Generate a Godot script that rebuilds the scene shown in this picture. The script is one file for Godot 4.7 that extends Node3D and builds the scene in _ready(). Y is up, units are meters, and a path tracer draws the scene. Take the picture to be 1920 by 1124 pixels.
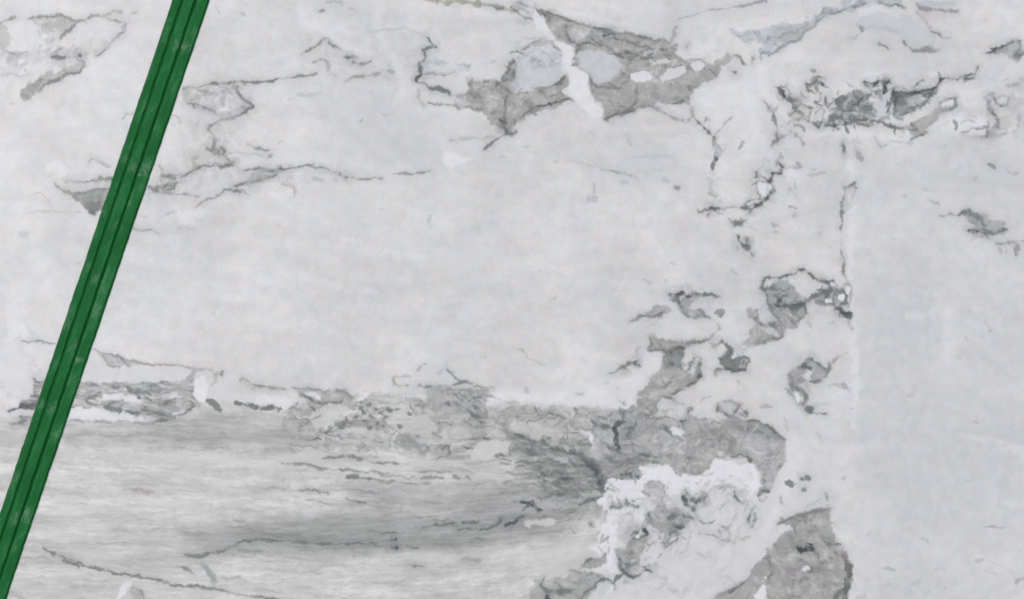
extends Node3D
# A polished marble slab, standing upright, bound by a green plastic packing strap.
# Marble coordinates below (x right, y down) are in units of 0.3 mm on the slab's face, counted from a corner point of the face.

const MM := 0.0003            # metres per marble unit
const CY := 0.603             # height of the middle of the slab
const TW := 1938              # stone texture, texels
const TH := 1136
const K := 0.85               # texels per marble unit
const OX := -180.0            # marble unit at the texture's first texel
const OY := -106.0

var cr := PackedFloat32Array()
var cg := PackedFloat32Array()
var cb := PackedFloat32Array()
var wx := PackedFloat32Array()
var wy := PackedFloat32Array()
var nz := PackedFloat32Array()     # coarse grain 0..1
var nf := PackedFloat32Array()     # fine grain 0..1
var nm := PackedFloat32Array()     # clots 0..1
var rd := PackedFloat32Array()     # dark veinlets 0..1
var rl := PackedFloat32Array()     # pale veinlets 0..1
var msk := PackedFloat32Array()    # last coverage kept by pg
var rng := RandomNumberGenerator.new()

var tone := {
	"w": Vector3(222, 223, 227), "x": Vector3(209, 210, 212), "c": Vector3(202, 202, 200), "l": Vector3(191, 191, 192),
	"b": Vector3(184, 188, 195), "g": Vector3(166, 167, 167), "t": Vector3(166, 165, 164), "d": Vector3(105, 109, 108),
	"k": Vector3(70, 74, 77), "p": Vector3(150, 145, 152), "n": Vector3(138, 150, 149), "u": Vector3(151, 145, 142),
	"y": Vector3(160, 160, 148), "s": Vector3(197, 200, 204),
}


func _ready() -> void:
	# ---- camera, sky, sun, exposure
	var cam := Camera3D.new()
	cam.name = "camera"
	cam.fov = 28.0
	cam.near = 0.02
	cam.far = 200.0
	cam.position = Vector3(0, CY, 0.6762)
	add_child(cam)
	cam.current = true
	var env := Environment.new()
	env.background_mode = Environment.BG_SKY
	var sky := Sky.new()
	var sm := ProceduralSkyMaterial.new()
	sm.sky_top_color = Color(0.688, 0.724, 0.760)
	sm.sky_horizon_color = Color(0.77, 0.789, 0.803)
	sm.sky_curve = 0.25
	sm.ground_bottom_color = Color(0.5, 0.5, 0.49)
	sm.ground_horizon_color = Color(0.70, 0.70, 0.70)
	sm.sun_angle_max = 0.0
	sky.sky_material = sm
	env.sky = sky
	env.tonemap_mode = Environment.TONE_MAPPER_LINEAR
	env.tonemap_exposure = 1.225
	env.sdfgi_enabled = true
	env.ssao_enabled = true
	env.ssil_enabled = true
	var we := WorldEnvironment.new()
	we.name = "world_environment"
	we.environment = env
	add_child(we)
	var sun := DirectionalLight3D.new()
	sun.name = "sun"
	sun.light_energy = 0.62
	sun.light_color = Color(1.0, 0.98, 0.978)
	sun.light_angular_distance = 22.0
	sun.shadow_enabled = true
	add_child(sun)
	sun.look_at_from_position(Vector3(-0.62, 0.25, 0.76), Vector3.ZERO)

	# ---- ground
	var gm := StandardMaterial3D.new()
	gm.albedo_texture = noise_tex(256, 0.03, Color(0.50, 0.49, 0.47), Color(0.62, 0.61, 0.59), 11)
	gm.uv1_triplanar = true
	gm.uv1_world_triplanar = true
	gm.uv1_scale = Vector3(1.4, 1.4, 1.4)
	gm.roughness = 0.9
	var pm := PlaneMesh.new()
	pm.size = Vector2(60, 60)
	var ground := MeshInstance3D.new()
	ground.name = "ground"
	ground.mesh = pm
	ground.material_override = gm
	ground.set_meta("kind", "structure")
	ground.set_meta("label", "plain grey concrete ground under the marble slab")
	add_child(ground)

	# ---- the stone and its strap
	make_slab()
	make_strap()


# ------------------------------------------------------------------ textures
func noise_tex(size: int, freq: float, a: Color, b: Color, sd: int) -> ImageTexture:
	var n := FastNoiseLite.new()
	n.seed = sd
	n.frequency = freq
	n.fractal_octaves = 4
	var im := n.get_seamless_image(size, size)
	var out := Image.create(size, size, false, Image.FORMAT_RGB8)
	for y in size:
		for x in size:
			out.set_pixel(x, y, a.lerp(b, im.get_pixel(x, y).r))
	return ImageTexture.create_from_image(out)


func field(sd: int, freq: float, oct: int, stretch_x := 1, stretch_y := 1, gain := 0.5, swirl := 0.0, ridged := false) -> PackedByteArray:
	var n := FastNoiseLite.new()
	n.seed = sd
	n.noise_type = FastNoiseLite.TYPE_SIMPLEX_SMOOTH
	if ridged: n.fractal_type = FastNoiseLite.FRACTAL_RIDGED
	if swirl > 0.0:
		n.domain_warp_enabled = true
		n.domain_warp_amplitude = swirl
		n.domain_warp_frequency = 0.012
		n.domain_warp_fractal_octaves = 3
	n.frequency = freq
	n.fractal_octaves = oct
	n.fractal_gain = gain
	var im := n.get_image(int(ceil(float(TW) / stretch_x)), int(ceil(float(TH) / stretch_y)))
	if stretch_x > 1 or stretch_y > 1:
		im.resize(TW, TH, Image.INTERPOLATE_CUBIC)
	im.convert(Image.FORMAT_L8)
	return im.get_data()


func dirs(x: float, y: float) -> float:
	# slope of the bedding in the banded zone: level at the far side, folding in towards the fold's nose
	var t := smoothstep(600.0, 1120.0, x)
	return 0.03 + t * clampf((893.0 - y) / 120.0, -1.3, 1.0) * 0.42


# ------------------------------------------------------------------ paint strokes
func pg(c: String, a: float, soft: float, pts: Array, grain := 1.0, rough := 1.0, keep := false) -> void:
	if keep: msk.fill(0.0)
	if tone[c].x < 195.0 and a >= 0.7 and soft < 4.0 and grain >= 1.0: pg(c, a * 0.26, 11.0, pts, 0.5, 1.3)
	var n := pts.size() / 2
	var px := PackedFloat32Array(); var py := PackedFloat32Array()
	var x0 := 1e9; var x1 := -1e9; var y0 := 1e9; var y1 := -1e9
	for i in n:
		px.append(pts[2 * i]); py.append(pts[2 * i + 1])
		x0 = minf(x0, px[i]); x1 = maxf(x1, px[i]); y0 = minf(y0, py[i]); y1 = maxf(y1, py[i])
	var big := maxf(x1 - x0, y1 - y0)
	var st := 1.5 if big < 45.0 else (3.0 if big < 220.0 else 5.0)
	var m := soft + 8.0
	x0 -= m + st; y0 -= m + st; x1 += m + st; y1 += m + st
	var gw := int((x1 - x0) / st) + 2
	var gh := int((y1 - y0) / st) + 2
	var sd := PackedFloat32Array()
	sd.resize(gw * gh)
	for j in gh:
		var y := y0 + j * st
		for i in gw:
			var x := x0 + i * st
			var best := 1e9
			var inside := false
			var q := n - 1
			for e in n:
				var ax := px[q]; var ay := py[q]; var bx := px[e]; var by := py[e]
				var ex := bx - ax; var ey := by - ay
				var fx := x - ax; var fy := y - ay
				var t := clampf((fx * ex + fy * ey) / (ex * ex + ey * ey + 1e-6), 0.0, 1.0)
				var ddx := fx - ex * t; var ddy := fy - ey * t
				var dd := ddx * ddx + ddy * ddy
				if dd < best: best = dd
				if (ay > y) != (by > y) and x < ex * (y - ay) / ey + ax: inside = not inside
				q = e
			sd[j * gw + i] = -sqrt(best) if inside else sqrt(best)
	var col: Vector3 = tone[c]
	var reach := 7.0 * rough
	var tx0 := maxi(0, int((x0 - reach - OX) * K)); var tx1 := mini(TW - 1, int((x1 + reach - OX) * K))
	var ty0 := maxi(0, int((y0 - reach - OY) * K)); var ty1 := mini(TH - 1, int((y1 + reach - OY) * K))
	var dark := col.x < 195.0
	var amp := (22.0 if dark else 7.0) * grain
	var fray := minf(1.0, big / 110.0) * 0.8 * rough
	var inv := 0.5 / soft
	for ty in range(ty0, ty1 + 1):
		var by := ty / K + OY - y0
		var row := ty * TW
		for tx in range(tx0, tx1 + 1):
			var id := row + tx
			var gx := (tx / K + OX - x0 + wx[id] * rough) / st
			var gy := (by + wy[id] * rough) / st
			if gx < 0.0 or gy < 0.0: continue
			var ix := int(gx); var iy := int(gy)
			if ix >= gw - 1 or iy >= gh - 1: continue
			var fx := gx - ix; var fy := gy - iy
			var o := iy * gw + ix
			var s0 := sd[o]; var s2 := sd[o + gw]
			s0 += (sd[o + 1] - s0) * fx
			s2 += (sd[o + gw + 1] - s2) * fx
			var d := s0 + (s2 - s0) * fy
			d += ((nf[id] - 0.5) * 5.0 + (nm[id] - 0.5) * 7.0) * fray
			if d >= soft: continue
			var cov := 1.0 if d <= -soft else 0.5 - d * inv
			cov = cov * cov * (3.0 - 2.0 * cov) * a
			if keep: msk[id] = cov
			var g := (nm[id] - 0.5) * amp + (nf[id] - 0.5) * amp * 0.4
			if dark:
				g += (rl[id] * 22.0 - rd[id] * 34.0) * grain
				if d > -5.0: g -= (1.0 - absf(d + 1.0) * 0.2) * 26.0 * smoothstep(0.45, 0.8, nz[id])
			cr[id] += (col.x + g - cr[id]) * cov
			cg[id] += (col.y + g - cg[id]) * cov
			cb[id] += (col.z + g - cb[id]) * cov


func ln(c: String, a: float, w: float, pts: Array, soft := 2.3, brk := 1.0, taper := true, halo := true) -> void:
	if halo and taper and w >= 3.0 and a >= 0.5 and w < 9.0: ln(c, a * 0.2, w * 3.4, pts, w * 1.2 + 4.0, 1.0, true, false)
	var n := pts.size() / 2
	var col: Vector3 = tone[c]
	var px := PackedFloat32Array(); var py := PackedFloat32Array(); var pr := PackedFloat32Array()
	var x0 := 1e9; var x1 := -1e9; var y0 := 1e9; var y1 := -1e9
	for i in n:
		px.append(pts[2 * i]); py.append(pts[2 * i + 1])
		var t := float(i) / maxf(1.0, n - 1.0)
		var k := 1.0
		if taper and n > 2: k = 0.45 + 0.55 * sqrt(sin(PI * clampf(t, 0.04, 0.96)))
		pr.append(w * 0.5 * k)
		x0 = minf(x0, px[i]); x1 = maxf(x1, px[i]); y0 = minf(y0, py[i]); y1 = maxf(y1, py[i])
	var m := w * 0.5 + soft + 6.0
	var tx0 := maxi(0, int((x0 - m - OX) * K)); var tx1 := mini(TW - 1, int((x1 + m - OX) * K))
	var ty0 := maxi(0, int((y0 - m - OY) * K)); var ty1 := mini(TH - 1, int((y1 + m - OY) * K))
	if tx1 < tx0 or ty1 < ty0: return
	var bw := tx1 - tx0 + 1
	var cov := PackedFloat32Array()
	cov.resize(bw * (ty1 - ty0 + 1))
	for s in maxi(1, n - 1):
		var e := mini(s + 1, n - 1)
		var ax := px[s]; var ay := py[s]; var ex := px[e] - ax; var ey := py[e] - ay
		var il := 1.0 / (ex * ex + ey * ey + 1e-6)
		var ra := pr[s]; var rb := pr[e] - ra
		var sx0 := maxi(tx0, int((minf(ax, px[e]) - m - OX) * K)); var sx1 := mini(tx1, int((maxf(ax, px[e]) + m - OX) * K))
		var sy0 := maxi(ty0, int((minf(ay, py[e]) - m - OY) * K)); var sy1 := mini(ty1, int((maxf(ay, py[e]) + m - OY) * K))
		for ty in range(sy0, sy1 + 1):
			var by := ty / K + OY - ay
			for tx in range(sx0, sx1 + 1):
				var id := ty * TW + tx
				var fx := tx / K + OX - ax + wx[id]
				var fy := by + wy[id]
				var t := clampf((fx * ex + fy * ey) * il, 0.0, 1.0)
				fx -= ex * t; fy -= ey * t
				var d := sqrt(fx * fx + fy * fy) - (ra + rb * t) * (0.45 + 1.1 * nm[id]) + (nf[id] - 0.5) * 2.2
				if d >= soft: continue
				var v := 1.0 if d <= -soft else 0.5 - 0.5 * d / soft
				var o := (ty - ty0) * bw + tx - tx0
				if v > cov[o]: cov[o] = v
	for ty in range(ty0, ty1 + 1):
		for tx in range(tx0, tx1 + 1):
			var v := cov[(ty - ty0) * bw + tx - tx0]
			if v <= 0.0: continue
			var id := ty * TW + tx
			v = v * v * (3.0 - 2.0 * v) * a * clampf(1.0 + ((nm[id] - 0.5) * 0.9 + (nf[id] - 0.5) * 0.7) * brk, 0.12, 1.0)
			cr[id] += (col.x - cr[id]) * v
			cg[id] += (col.y - cg[id]) * v
			cb[id] += (col.z - cb[id]) * v


func bl(c: String, a: float, x: float, y: float, rx: float, ry: float, soft := 2.0, ang := 0.0) -> void:
	# a rounded blotch: a short stroke along its longer axis
	var d := Vector2(maxf(rx - ry, 0.0), 0.0).rotated(ang) if rx >= ry else Vector2(0.0, ry - rx).rotated(ang)
	ln(c, a, 2.0 * minf(rx, ry), [x - d.x, y - d.y, x + d.x, y + d.y], soft, 0.35, false)


func inside(p: PackedVector2Array, x: float, y: float) -> bool:
	return Geometry2D.is_point_in_polygon(Vector2(x, y), p)


func poly(pts: Array) -> PackedVector2Array:
	var p := PackedVector2Array()
	for i in pts.size() / 2: p.append(Vector2(pts[2 * i], pts[2 * i + 1]))
	return p


func worms(area: Array, count: int, tones: String, len0: float, len1: float, w0: float, w1: float, a0: float, a1: float, bedded: bool, turn: float, base_angle := 0.0) -> void:
	var flow := FastNoiseLite.new(); flow.seed = 91; flow.frequency = 0.011; flow.fractal_octaves = 2
	# many small mineral streaks: along the bedding, or curling every way
	var p := poly(area)
	var bb := Rect2(p[0], Vector2.ZERO)
	for v in p: bb = bb.expand(v)
	for i in count:
		var x := 0.0; var y := 0.0
		for tr in 30:
			x = bb.position.x + rng.randf() * bb.size.x
			y = bb.position.y + rng.randf() * bb.size.y
			if inside(p, x, y): break
		var L := lerpf(len0, len1, pow(rng.randf(), 1.8))
		var steps := maxi(2, int(L / (14.0 if bedded else 6.0)))
		var ang := base_angle + (rng.randfn(0.0, 0.08) if bedded else rng.randfn(0.0, turn * 0.4) + turn * 2.6 * flow.get_noise_2d(x, y))
		var curl := 0.0 if bedded else rng.randfn(0.0, turn * 0.35)
		var pts := [x, y]
		for s in steps:
			var aa := ang
			if bedded: aa += atan(dirs(x, y)) + rng.randfn(0.0, turn)
			x += cos(aa) * L / steps
			y += sin(aa) * L / steps
			ang += curl
			pts.append(x); pts.append(y)
		ln(tones[rng.randi() % tones.length()], lerpf(a0, a1, rng.randf()), lerpf(w0, w1, pow(rng.randf(), 1.5)), pts, 2.6 if not bedded else 2.4, 0.9, true, false)


# ------------------------------------------------------------------ the stone
func paint_stone() -> ImageTexture:
	rng.seed = 20240611
	var total := TW * TH
	cr.resize(total); cg.resize(total); cb.resize(total); wx.resize(total); wy.resize(total); nz.resize(total); nf.resize(total); nm.resize(total); rd.resize(total); rl.resize(total); msk.resize(total)
	var a1 := field(3, 0.035, 4, 1, 1, 0.6)
	var a2 := field(4, 0.035, 4, 1, 1, 0.6)
	var low := field(5, 0.0045, 4)
	var lowb := field(6, 0.006, 3)
	var mid := field(7, 0.022, 4, 2, 1)
	var band := field(8, 0.05, 4, 9, 1)
	var fine := field(9, 0.17, 3, 1, 1, 0.6)
	var grit := field(10, 0.45, 2)
	var clot := field(14, 0.04, 3, 1, 1, 0.55, 30.0)
	var ridge1 := field(21, 0.016, 3, 1, 1, 0.5, 45.0, true)
	var ridge2 := field(22, 0.02, 3, 1, 1, 0.5, 45.0, true)
	var ridge3 := field(23, 0.006, 4, 2, 1, 0.55, 60.0, true)
	var tint := field(12, 0.04, 3)
	var clot2 := field(15, 0.035, 3)
	for i in total:
		wx[i] = (a1[i] - 127.5) * (9.0 / 255.0)
		wy[i] = (a2[i] - 127.5) * (9.0 / 255.0)
		var f := fine[i] * (1.0 / 255.0)
		var md := mid[i] * (1.0 / 255.0)
		nz[i] = md * 0.5 + f * 0.5
		nf[i] = f
		nm[i] = smoothstep(0.2, 0.8, clot[i] * (1.0 / 255.0))
		rd[i] = smoothstep(0.70, 0.97, ridge1[i] * (1.0 / 255.0))
		rl[i] = smoothstep(0.66, 0.95, ridge2[i] * (1.0 / 255.0))
		var v := -6.0 * smoothstep(0.86, 1.0, ridge3[i] * (1.0 / 255.0)) * nm[i] + 5.0 * rl[i] * (1.0 - nm[i]) + (low[i] - 127.5) * 0.058 + (md - 0.5) * 14.0 + (clot[i] - 127.5) * 0.05 + (band[i] - 127.5) * 0.008 + (f - 0.5) * 7.0 + (grit[i] - 127.5) * 0.022
		var h := (lowb[i] - 127.5) * 0.014 + (clot2[i] - 127.5) * 0.034
		var h2 := (tint[i] - 127.5) * 0.026
		cr[i] = 209.0 + v - h + h2
		cg[i] = 208.9 + v - h2 * 0.6
		cb[i] = 210.4 + v + h + h2 * 0.3

	paint_banded_zone()
	paint_left()
	paint_top()
	paint_upper_right()
	paint_lower_right()
	paint_flecks()

	var bytes := PackedByteArray()
	bytes.resize(total * 3)
	for i in total:
		bytes[i * 3] = int(clampf(cr[i], 0, 255))
		bytes[i * 3 + 1] = int(clampf(cg[i], 0, 255))
		bytes[i * 3 + 2] = int(clampf(cb[i], 0, 255))
	var im := Image.create_from_data(TW, TH, false, Image.FORMAT_RGB8, bytes)
	im.resize(TW * 9 / 10, TH * 9 / 10, Image.INTERPOLATE_LANCZOS)      # crystals this size blend into one another
	return ImageTexture.create_from_image(im)


func paint_banded_zone() -> void:
	var zone := [-190, 792, 0, 782, 130, 790, 250, 793, 330, 784, 372, 758, 400, 754, 480, 762, 540, 768, 562, 757, 640, 752, 690, 738, 745, 746, 795, 748, 805, 727, 860, 726, 915, 733, 908, 762, 960, 753, 1000, 760, 1040, 758, 1080, 764, 1120, 762, 1160, 766, 1180, 800, 1180, 900, 1132, 915, 1125, 960, 1120, 1010, 1095, 1060, 1110, 1240, -190, 1240]
	pg("c", 0.95, 3.0, zone, 1.4, 1.0, true)
	# broad grey bands
	pg("g", 0.8, 14.0, [125, 797, 200, 798, 300, 793, 400, 770, 480, 772, 545, 785, 600, 830, 560, 850, 480, 842, 380, 838, 260, 836, 120, 834], 0.12, 0.5)
	pg("g", 0.92, 20.0, [330, 990, 480, 975, 560, 962, 680, 955, 800, 950, 900, 942, 960, 930, 1040, 930, 1080, 960, 1040, 1000, 960, 1020, 900, 1036, 800, 1036, 700, 1040, 600, 1050, 500, 1046, 400, 1036, 345, 1020], 0.12, 0.5)
	pg("d", 0.25, 26.0, [430, 1000, 560, 985, 760, 985, 940, 975, 900, 1020, 700, 1035, 560, 1042, 440, 1030], 0.12, 0.5)
	pg("g", 0.6, 30.0, [860, 880, 1000, 880, 1110, 900, 1120, 970, 1040, 1010, 940, 1010, 860, 960], 0.12, 0.5)
	pg("g", 0.8, 22.0, [640, 905, 760, 915, 900, 915, 1000, 905, 1000, 950, 900, 955, 760, 955, 660, 945], 0.12, 0.5)
	pg("l", 0.6, 12.0, [60, 960, 200, 985, 330, 1000, 380, 1050, 420, 1090, 300, 1085, 160, 1055, 60, 1020], 0.12, 0.5)
	pg("l", 0.7, 10.0, [0, 790, 60, 788, 60, 830, 0, 835, -180, 835, -180, 795], 0.12, 0.5)
	bedding()
	# mottled grey upper part and the fold's nose
	pg("g", 0.75, 13.0, [535, 765, 562, 758, 640, 752, 692, 738, 745, 747, 797, 749, 805, 727, 862, 727, 915, 735, 907, 763, 962, 756, 1000, 762, 1040, 760, 1080, 766, 1120, 764, 1165, 768, 1185, 800, 1180, 890, 1135, 915, 1125, 950, 1060, 950, 1000, 900, 960, 855, 900, 860, 820, 860, 740, 845, 660, 835, 590, 850, 545, 850], 0.3, 1.0, true)
	marbling(130, [520, 720, 1200, 960], 0.010, 0.027, 30.0, 44.0, 22.0, 42.0)
	pg("d", 0.5, 34.0, [960, 815, 1020, 822, 1080, 840, 1115, 865, 1135, 905, 1120, 950, 1060, 935, 1000, 900, 965, 860])
	var upper := [540, 765, 690, 740, 800, 740, 910, 735, 960, 758, 1120, 764, 1180, 800, 1130, 900, 1050, 870, 900, 850, 700, 850, 560, 850]
	worms(upper, 60, "cclsldg", 12, 50, 3, 10, 0.3, 0.6, true, 0.25)
	worms(upper, 60, "dddkpn", 8, 34, 1.5, 4.5, 0.4, 0.75, true, 0.4)
	var nose := [960, 810, 1100, 850, 1140, 900, 1125, 980, 1040, 1000, 940, 960, 930, 880]
	worms(nose, 70, "ddgllcb", 14, 50, 2, 6, 0.3, 0.6, true, 0.22)
	worms(nose, 40, "dkkpc", 6, 20, 2, 5, 0.35, 0.65, false, 1.0)
	worms([900, 790, 1060, 800, 1130, 870, 1120, 960, 1000, 940, 900, 870], 60, "ckddc", 16, 60, 2, 7, 0.35, 0.65, true, 0.12)
	# bedding streaks
	var beds := [-170, 800, 560, 800, 760, 850, 960, 870, 1060, 930, 1000, 1040, 900, 1124, 700, 1220, -170, 1220]
	worms(beds, 150, "ccccllgb", 60, 220, 3, 9, 0.12, 0.35, true, 0.03)
	worms(beds, 120, "ggdlbg", 20, 80, 1.3, 4.5, 0.15, 0.4, true, 0.04)
	worms([560, 850, 960, 860, 1060, 930, 960, 1010, 560, 1050, 350, 1030, 400, 960], 80, "gddggc", 20, 80, 1.5, 4.5, 0.2, 0.45, true, 0.04)
	worms([90, 840, 540, 850, 520, 950, 60, 960], 90, "cccwl", 40, 160, 3, 10, 0.25, 0.5, true, 0.02)
	# pale lenses
	pg("c", 0.95, 3.0, [880, 850, 893, 832, 930, 822, 957, 830, 950, 846, 915, 863, 885, 862])
	pg("c", 0.9, 3.0, [588, 770, 650, 758, 655, 770, 618, 795, 592, 802, 578, 786])
	pg("c", 0.85, 3.0, [535, 852, 600, 842, 625, 856, 600, 870, 530, 867])
	pg("c", 0.8, 3.0, [775, 1040, 852, 1036, 862, 1046, 840, 1057, 780, 1052])
	pg("c", 0.7, 5.0, [990, 1040, 1060, 1010, 1110, 1005, 1105, 1030, 1125, 1036, 1090, 1060, 1050, 1075, 990, 1075])
	pg("c", 0.7, 4.0, [735, 775, 800, 780, 822, 800, 800, 818, 745, 815, 728, 795])
	pg("c", 0.6, 4.0, [830, 800, 870, 800, 885, 820, 860, 838, 825, 832])
	pg("c", 0.7, 3.0, [965, 790, 1010, 798, 1060, 812, 1040, 824, 980, 815, 955, 805])
	pg("c", 0.6, 3.0, [985, 810, 1040, 825, 1070, 840, 1040, 842, 1000, 830])
	bl("c", 0.85, 1010, 980, 27, 7, 3.0)
	bl("c", 0.6, 690, 812, 34, 8, 3.0, 0.15)
	# traced streaks
	for s in [
		["d", 0.6, 3.5, [530, 868, 560, 870, 585, 873, 600, 880, 650, 882, 700, 885, 745, 890]],
		["d", 0.8, 9.0, [652, 896, 668, 893, 690, 900]], ["d", 0.55, 3.5, [688, 900, 740, 905, 770, 906, 805, 907]],
		["d", 0.6, 3.5, [785, 883, 815, 884, 845, 884]], ["d", 0.6, 3.5, [788, 897, 830, 897]], ["d", 0.6, 4.0, [850, 895, 878, 897]],
		["d", 0.5, 4.5, [562, 918, 590, 920, 615, 924]], ["g", 0.8, 5.0, [485, 914, 510, 915, 535, 917]], ["d", 0.45, 3.0, [570, 935, 600, 941, 625, 946]],
		["d", 0.75, 4.0, [648, 934, 665, 938, 684, 944]], ["d", 0.6, 5.0, [605, 860, 650, 855, 700, 866, 742, 870]],
		["d", 0.65, 3.5, [690, 995, 715, 998, 740, 999]], ["k", 0.7, 5.0, [733, 1014, 744, 1012]], ["k", 0.7, 5.0, [731, 1026, 742, 1026]],
		["d", 0.45, 5.0, [763, 1025, 782, 1026]], ["d", 0.5, 3.5, [790, 986, 820, 985, 855, 982]], ["d", 0.7, 5.0, [815, 985, 850, 981]],
		["d", 0.75, 6.0, [868, 980, 895, 978]], ["d", 0.85, 5.5, [858, 996, 870, 993, 895, 992, 915, 992, 928, 986, 938, 975]],
		["k", 0.8, 6.0, [948, 985, 962, 982, 970, 972, 982, 967]], ["k", 0.75, 9.0, [978, 940, 992, 943, 1000, 950, 1012, 956]],
		["d", 0.6, 5.0, [1016, 936, 1035, 929, 1058, 926]], ["w", 0.9, 10.0, [250, 1084, 240, 1094, 230, 1108, 220, 1128, 214, 1160]], ["g", 0.7, 14.0, [244, 1108, 256, 1116, 250, 1140]], ["d", 0.5, 4.0, [246, 1100, 262, 1108, 270, 1122]], ["p", 0.45, 9.0, [14, 1114, 30, 1116, 46, 1124]], ["g", 0.5, 8.0, [80, 1122, 130, 1120, 170, 1124]], ["d", 0.8, 4.5, [1040, 908, 1052, 914, 1064, 924]],
		["d", 0.6, 5.0, [765, 1062, 795, 1062]], ["p", 0.6, 7.0, [868, 1050, 895, 1051]], ["g", 0.7, 4.0, [700, 1094, 760, 1092]],
		["d", 0.8, 3.5, [425, 1028, 450, 1017, 480, 1013, 560, 1015, 590, 1018, 625, 1021, 660, 1019, 710, 1018]],
		["d", 0.7, 7.0, [345, 1040, 375, 1042, 400, 1037, 420, 1031]], ["g", 0.7, 10.0, [375, 1030, 400, 1022, 425, 1020]],
		["d", 0.7, 4.5, [80, 1028, 100, 1040, 130, 1050, 150, 1057, 185, 1068, 215, 1076, 255, 1080, 290, 1088, 330, 1097, 400, 1104, 430, 1112, 480, 1120, 560, 1132]],
		["d", 0.8, 6.0, [118, 1052, 135, 1056, 148, 1063]], ["g", 0.8, 4.0, [40, 1045, 80, 1046, 97, 1054]],
		["g", 0.8, 12.0, [380, 1060, 400, 1080, 400, 1092]], ["n", 0.5, 8.0, [385, 1068, 402, 1088]], ["g", 0.7, 5.0, [400, 1084, 450, 1084]],
		["d", 0.55, 6.0, [330, 1062, 350, 1068, 362, 1076]],
		["u", 0.6, 7.0, [235, 918, 260, 921, 285, 924]], ["g", 0.7, 4.5, [345, 905, 360, 901, 388, 912]], ["g", 0.5, 5.0, [480, 1104, 500, 1106, 520, 1112]],
		["d", 0.5, 3.5, [470, 1117, 490, 1119, 505, 1124]], ["g", 0.6, 4.0, [205, 994, 235, 995]], ["g", 0.6, 5.0, [180, 1018, 220, 1018, 270, 1019]],
		["d", 0.8, 7.0, [868, 765, 880, 774, 897, 784]], ["d", 0.6, 4.0, [880, 776, 895, 788, 905, 800]], ["d", 0.7, 6.5, [820, 862, 832, 857, 842, 849]],
		["d", 0.6, 5.0, [838, 835, 830, 845]], ["n", 0.7, 5.0, [728, 825, 745, 833, 770, 837, 795, 834]],
		["d", 0.6, 4.0, [560, 800, 580, 790, 600, 778]], ["d", 0.6, 5.0, [610, 812, 630, 795, 650, 788]],
		["d", 0.85, 8.0, [962, 812, 990, 822, 1020, 832, 1050, 845, 1075, 850]], ["d", 0.75, 14.0, [1070, 848, 1092, 856, 1108, 870, 1120, 886, 1127, 905, 1131, 920]], ["k", 0.6, 5.0, [1096, 862, 1110, 876, 1120, 892, 1126, 908]],
		["d", 0.7, 4.0, [1068, 860, 1075, 872, 1090, 876, 1100, 868, 1092, 858]],
		["p", 0.7, 9.0, [1062, 795, 1075, 792]], ["d", 0.75, 10.0, [1110, 790, 1125, 799, 1140, 802]], ["d", 0.8, 12.0, [1153, 800, 1166, 790]],
		["k", 0.75, 10.0, [1152, 800, 1156, 820, 1158, 840]], ["d", 0.6, 4.0, [1002, 766, 1010, 780, 1030, 775, 1050, 782]],
	]: ln(s[0], s[1], s[2], s[3])
	for q in [[690, 757], [702, 766], [684, 775], [697, 783], [712, 771], [722, 783], [706, 795], [690, 801], [718, 800], [664, 781], [733, 770], [742, 768], [640, 800], [676, 768], [750, 800], [765, 776], [728, 768]]:
		bl("d", 0.7, q[0], q[1], 4.5, 3.5, 2.0)
	bl("w", 0.95, 1113, 826, 9, 5, 2.0, 0.3)
	bl("w", 0.7, 1098, 812, 12, 4, 2.0, 0.4)
	bl("w", 0.6, 1116, 845, 9, 4, 2.0, 0.6)


func marbling(sd: int, box: Array, su: float, sv: float, body: float, dark: float, pale: float, warp: float) -> void:
	# swirled, drawn-out mineral flow inside the area last kept
	var n := FastNoiseLite.new(); n.seed = sd; n.frequency = 1.0; n.fractal_octaves = 4; n.fractal_gain = 0.55
	var r := FastNoiseLite.new(); r.seed = sd + 1; r.frequency = 1.0; r.fractal_octaves = 3; r.fractal_type = FastNoiseLite.FRACTAL_RIDGED
	var r2 := FastNoiseLite.new(); r2.seed = sd + 2; r2.frequency = 1.0; r2.fractal_octaves = 3; r2.fractal_type = FastNoiseLite.FRACTAL_RIDGED
	var wn := FastNoiseLite.new(); wn.seed = sd + 3; wn.frequency = 0.014; wn.fractal_octaves = 3
	for ty in range(int((box[1] - OY) * K), mini(TH, int((box[3] - OY) * K))):
		for tx in range(maxi(0, int((box[0] - OX) * K)), mini(TW, int((box[2] - OX) * K))):
			var id := ty * TW + tx
			var m := msk[id]
			if m <= 0.01: continue
			var x := tx / K + OX
			var y := ty / K + OY
			x += warp * wn.get_noise_2d(x, y)
			y += warp * wn.get_noise_2d(x + 300.0, y)
			var t := clampf((x - 600.0) / 520.0, 0.0, 1.3)
			var v := y - 0.03 * x - clampf((893.0 - y) / 120.0, -1.3, 1.0) * 0.42 * 130.0 * t * t
			var a := n.get_noise_2d(x * su, v * sv)
			var h := r.get_noise_2d(x * su * 0.8, v * sv * 0.8)
			var l := r2.get_noise_2d(x * su * 0.6, v * sv * 0.6)
			var g := a * body * 1.6 - smoothstep(0.45, 0.95, h) * dark * (0.4 + nm[id]) + smoothstep(0.4, 0.95, l) * pale
			g *= minf(1.0, m * 1.3)
			cr[id] += g
			cg[id] += g
			cb[id] += g


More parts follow.
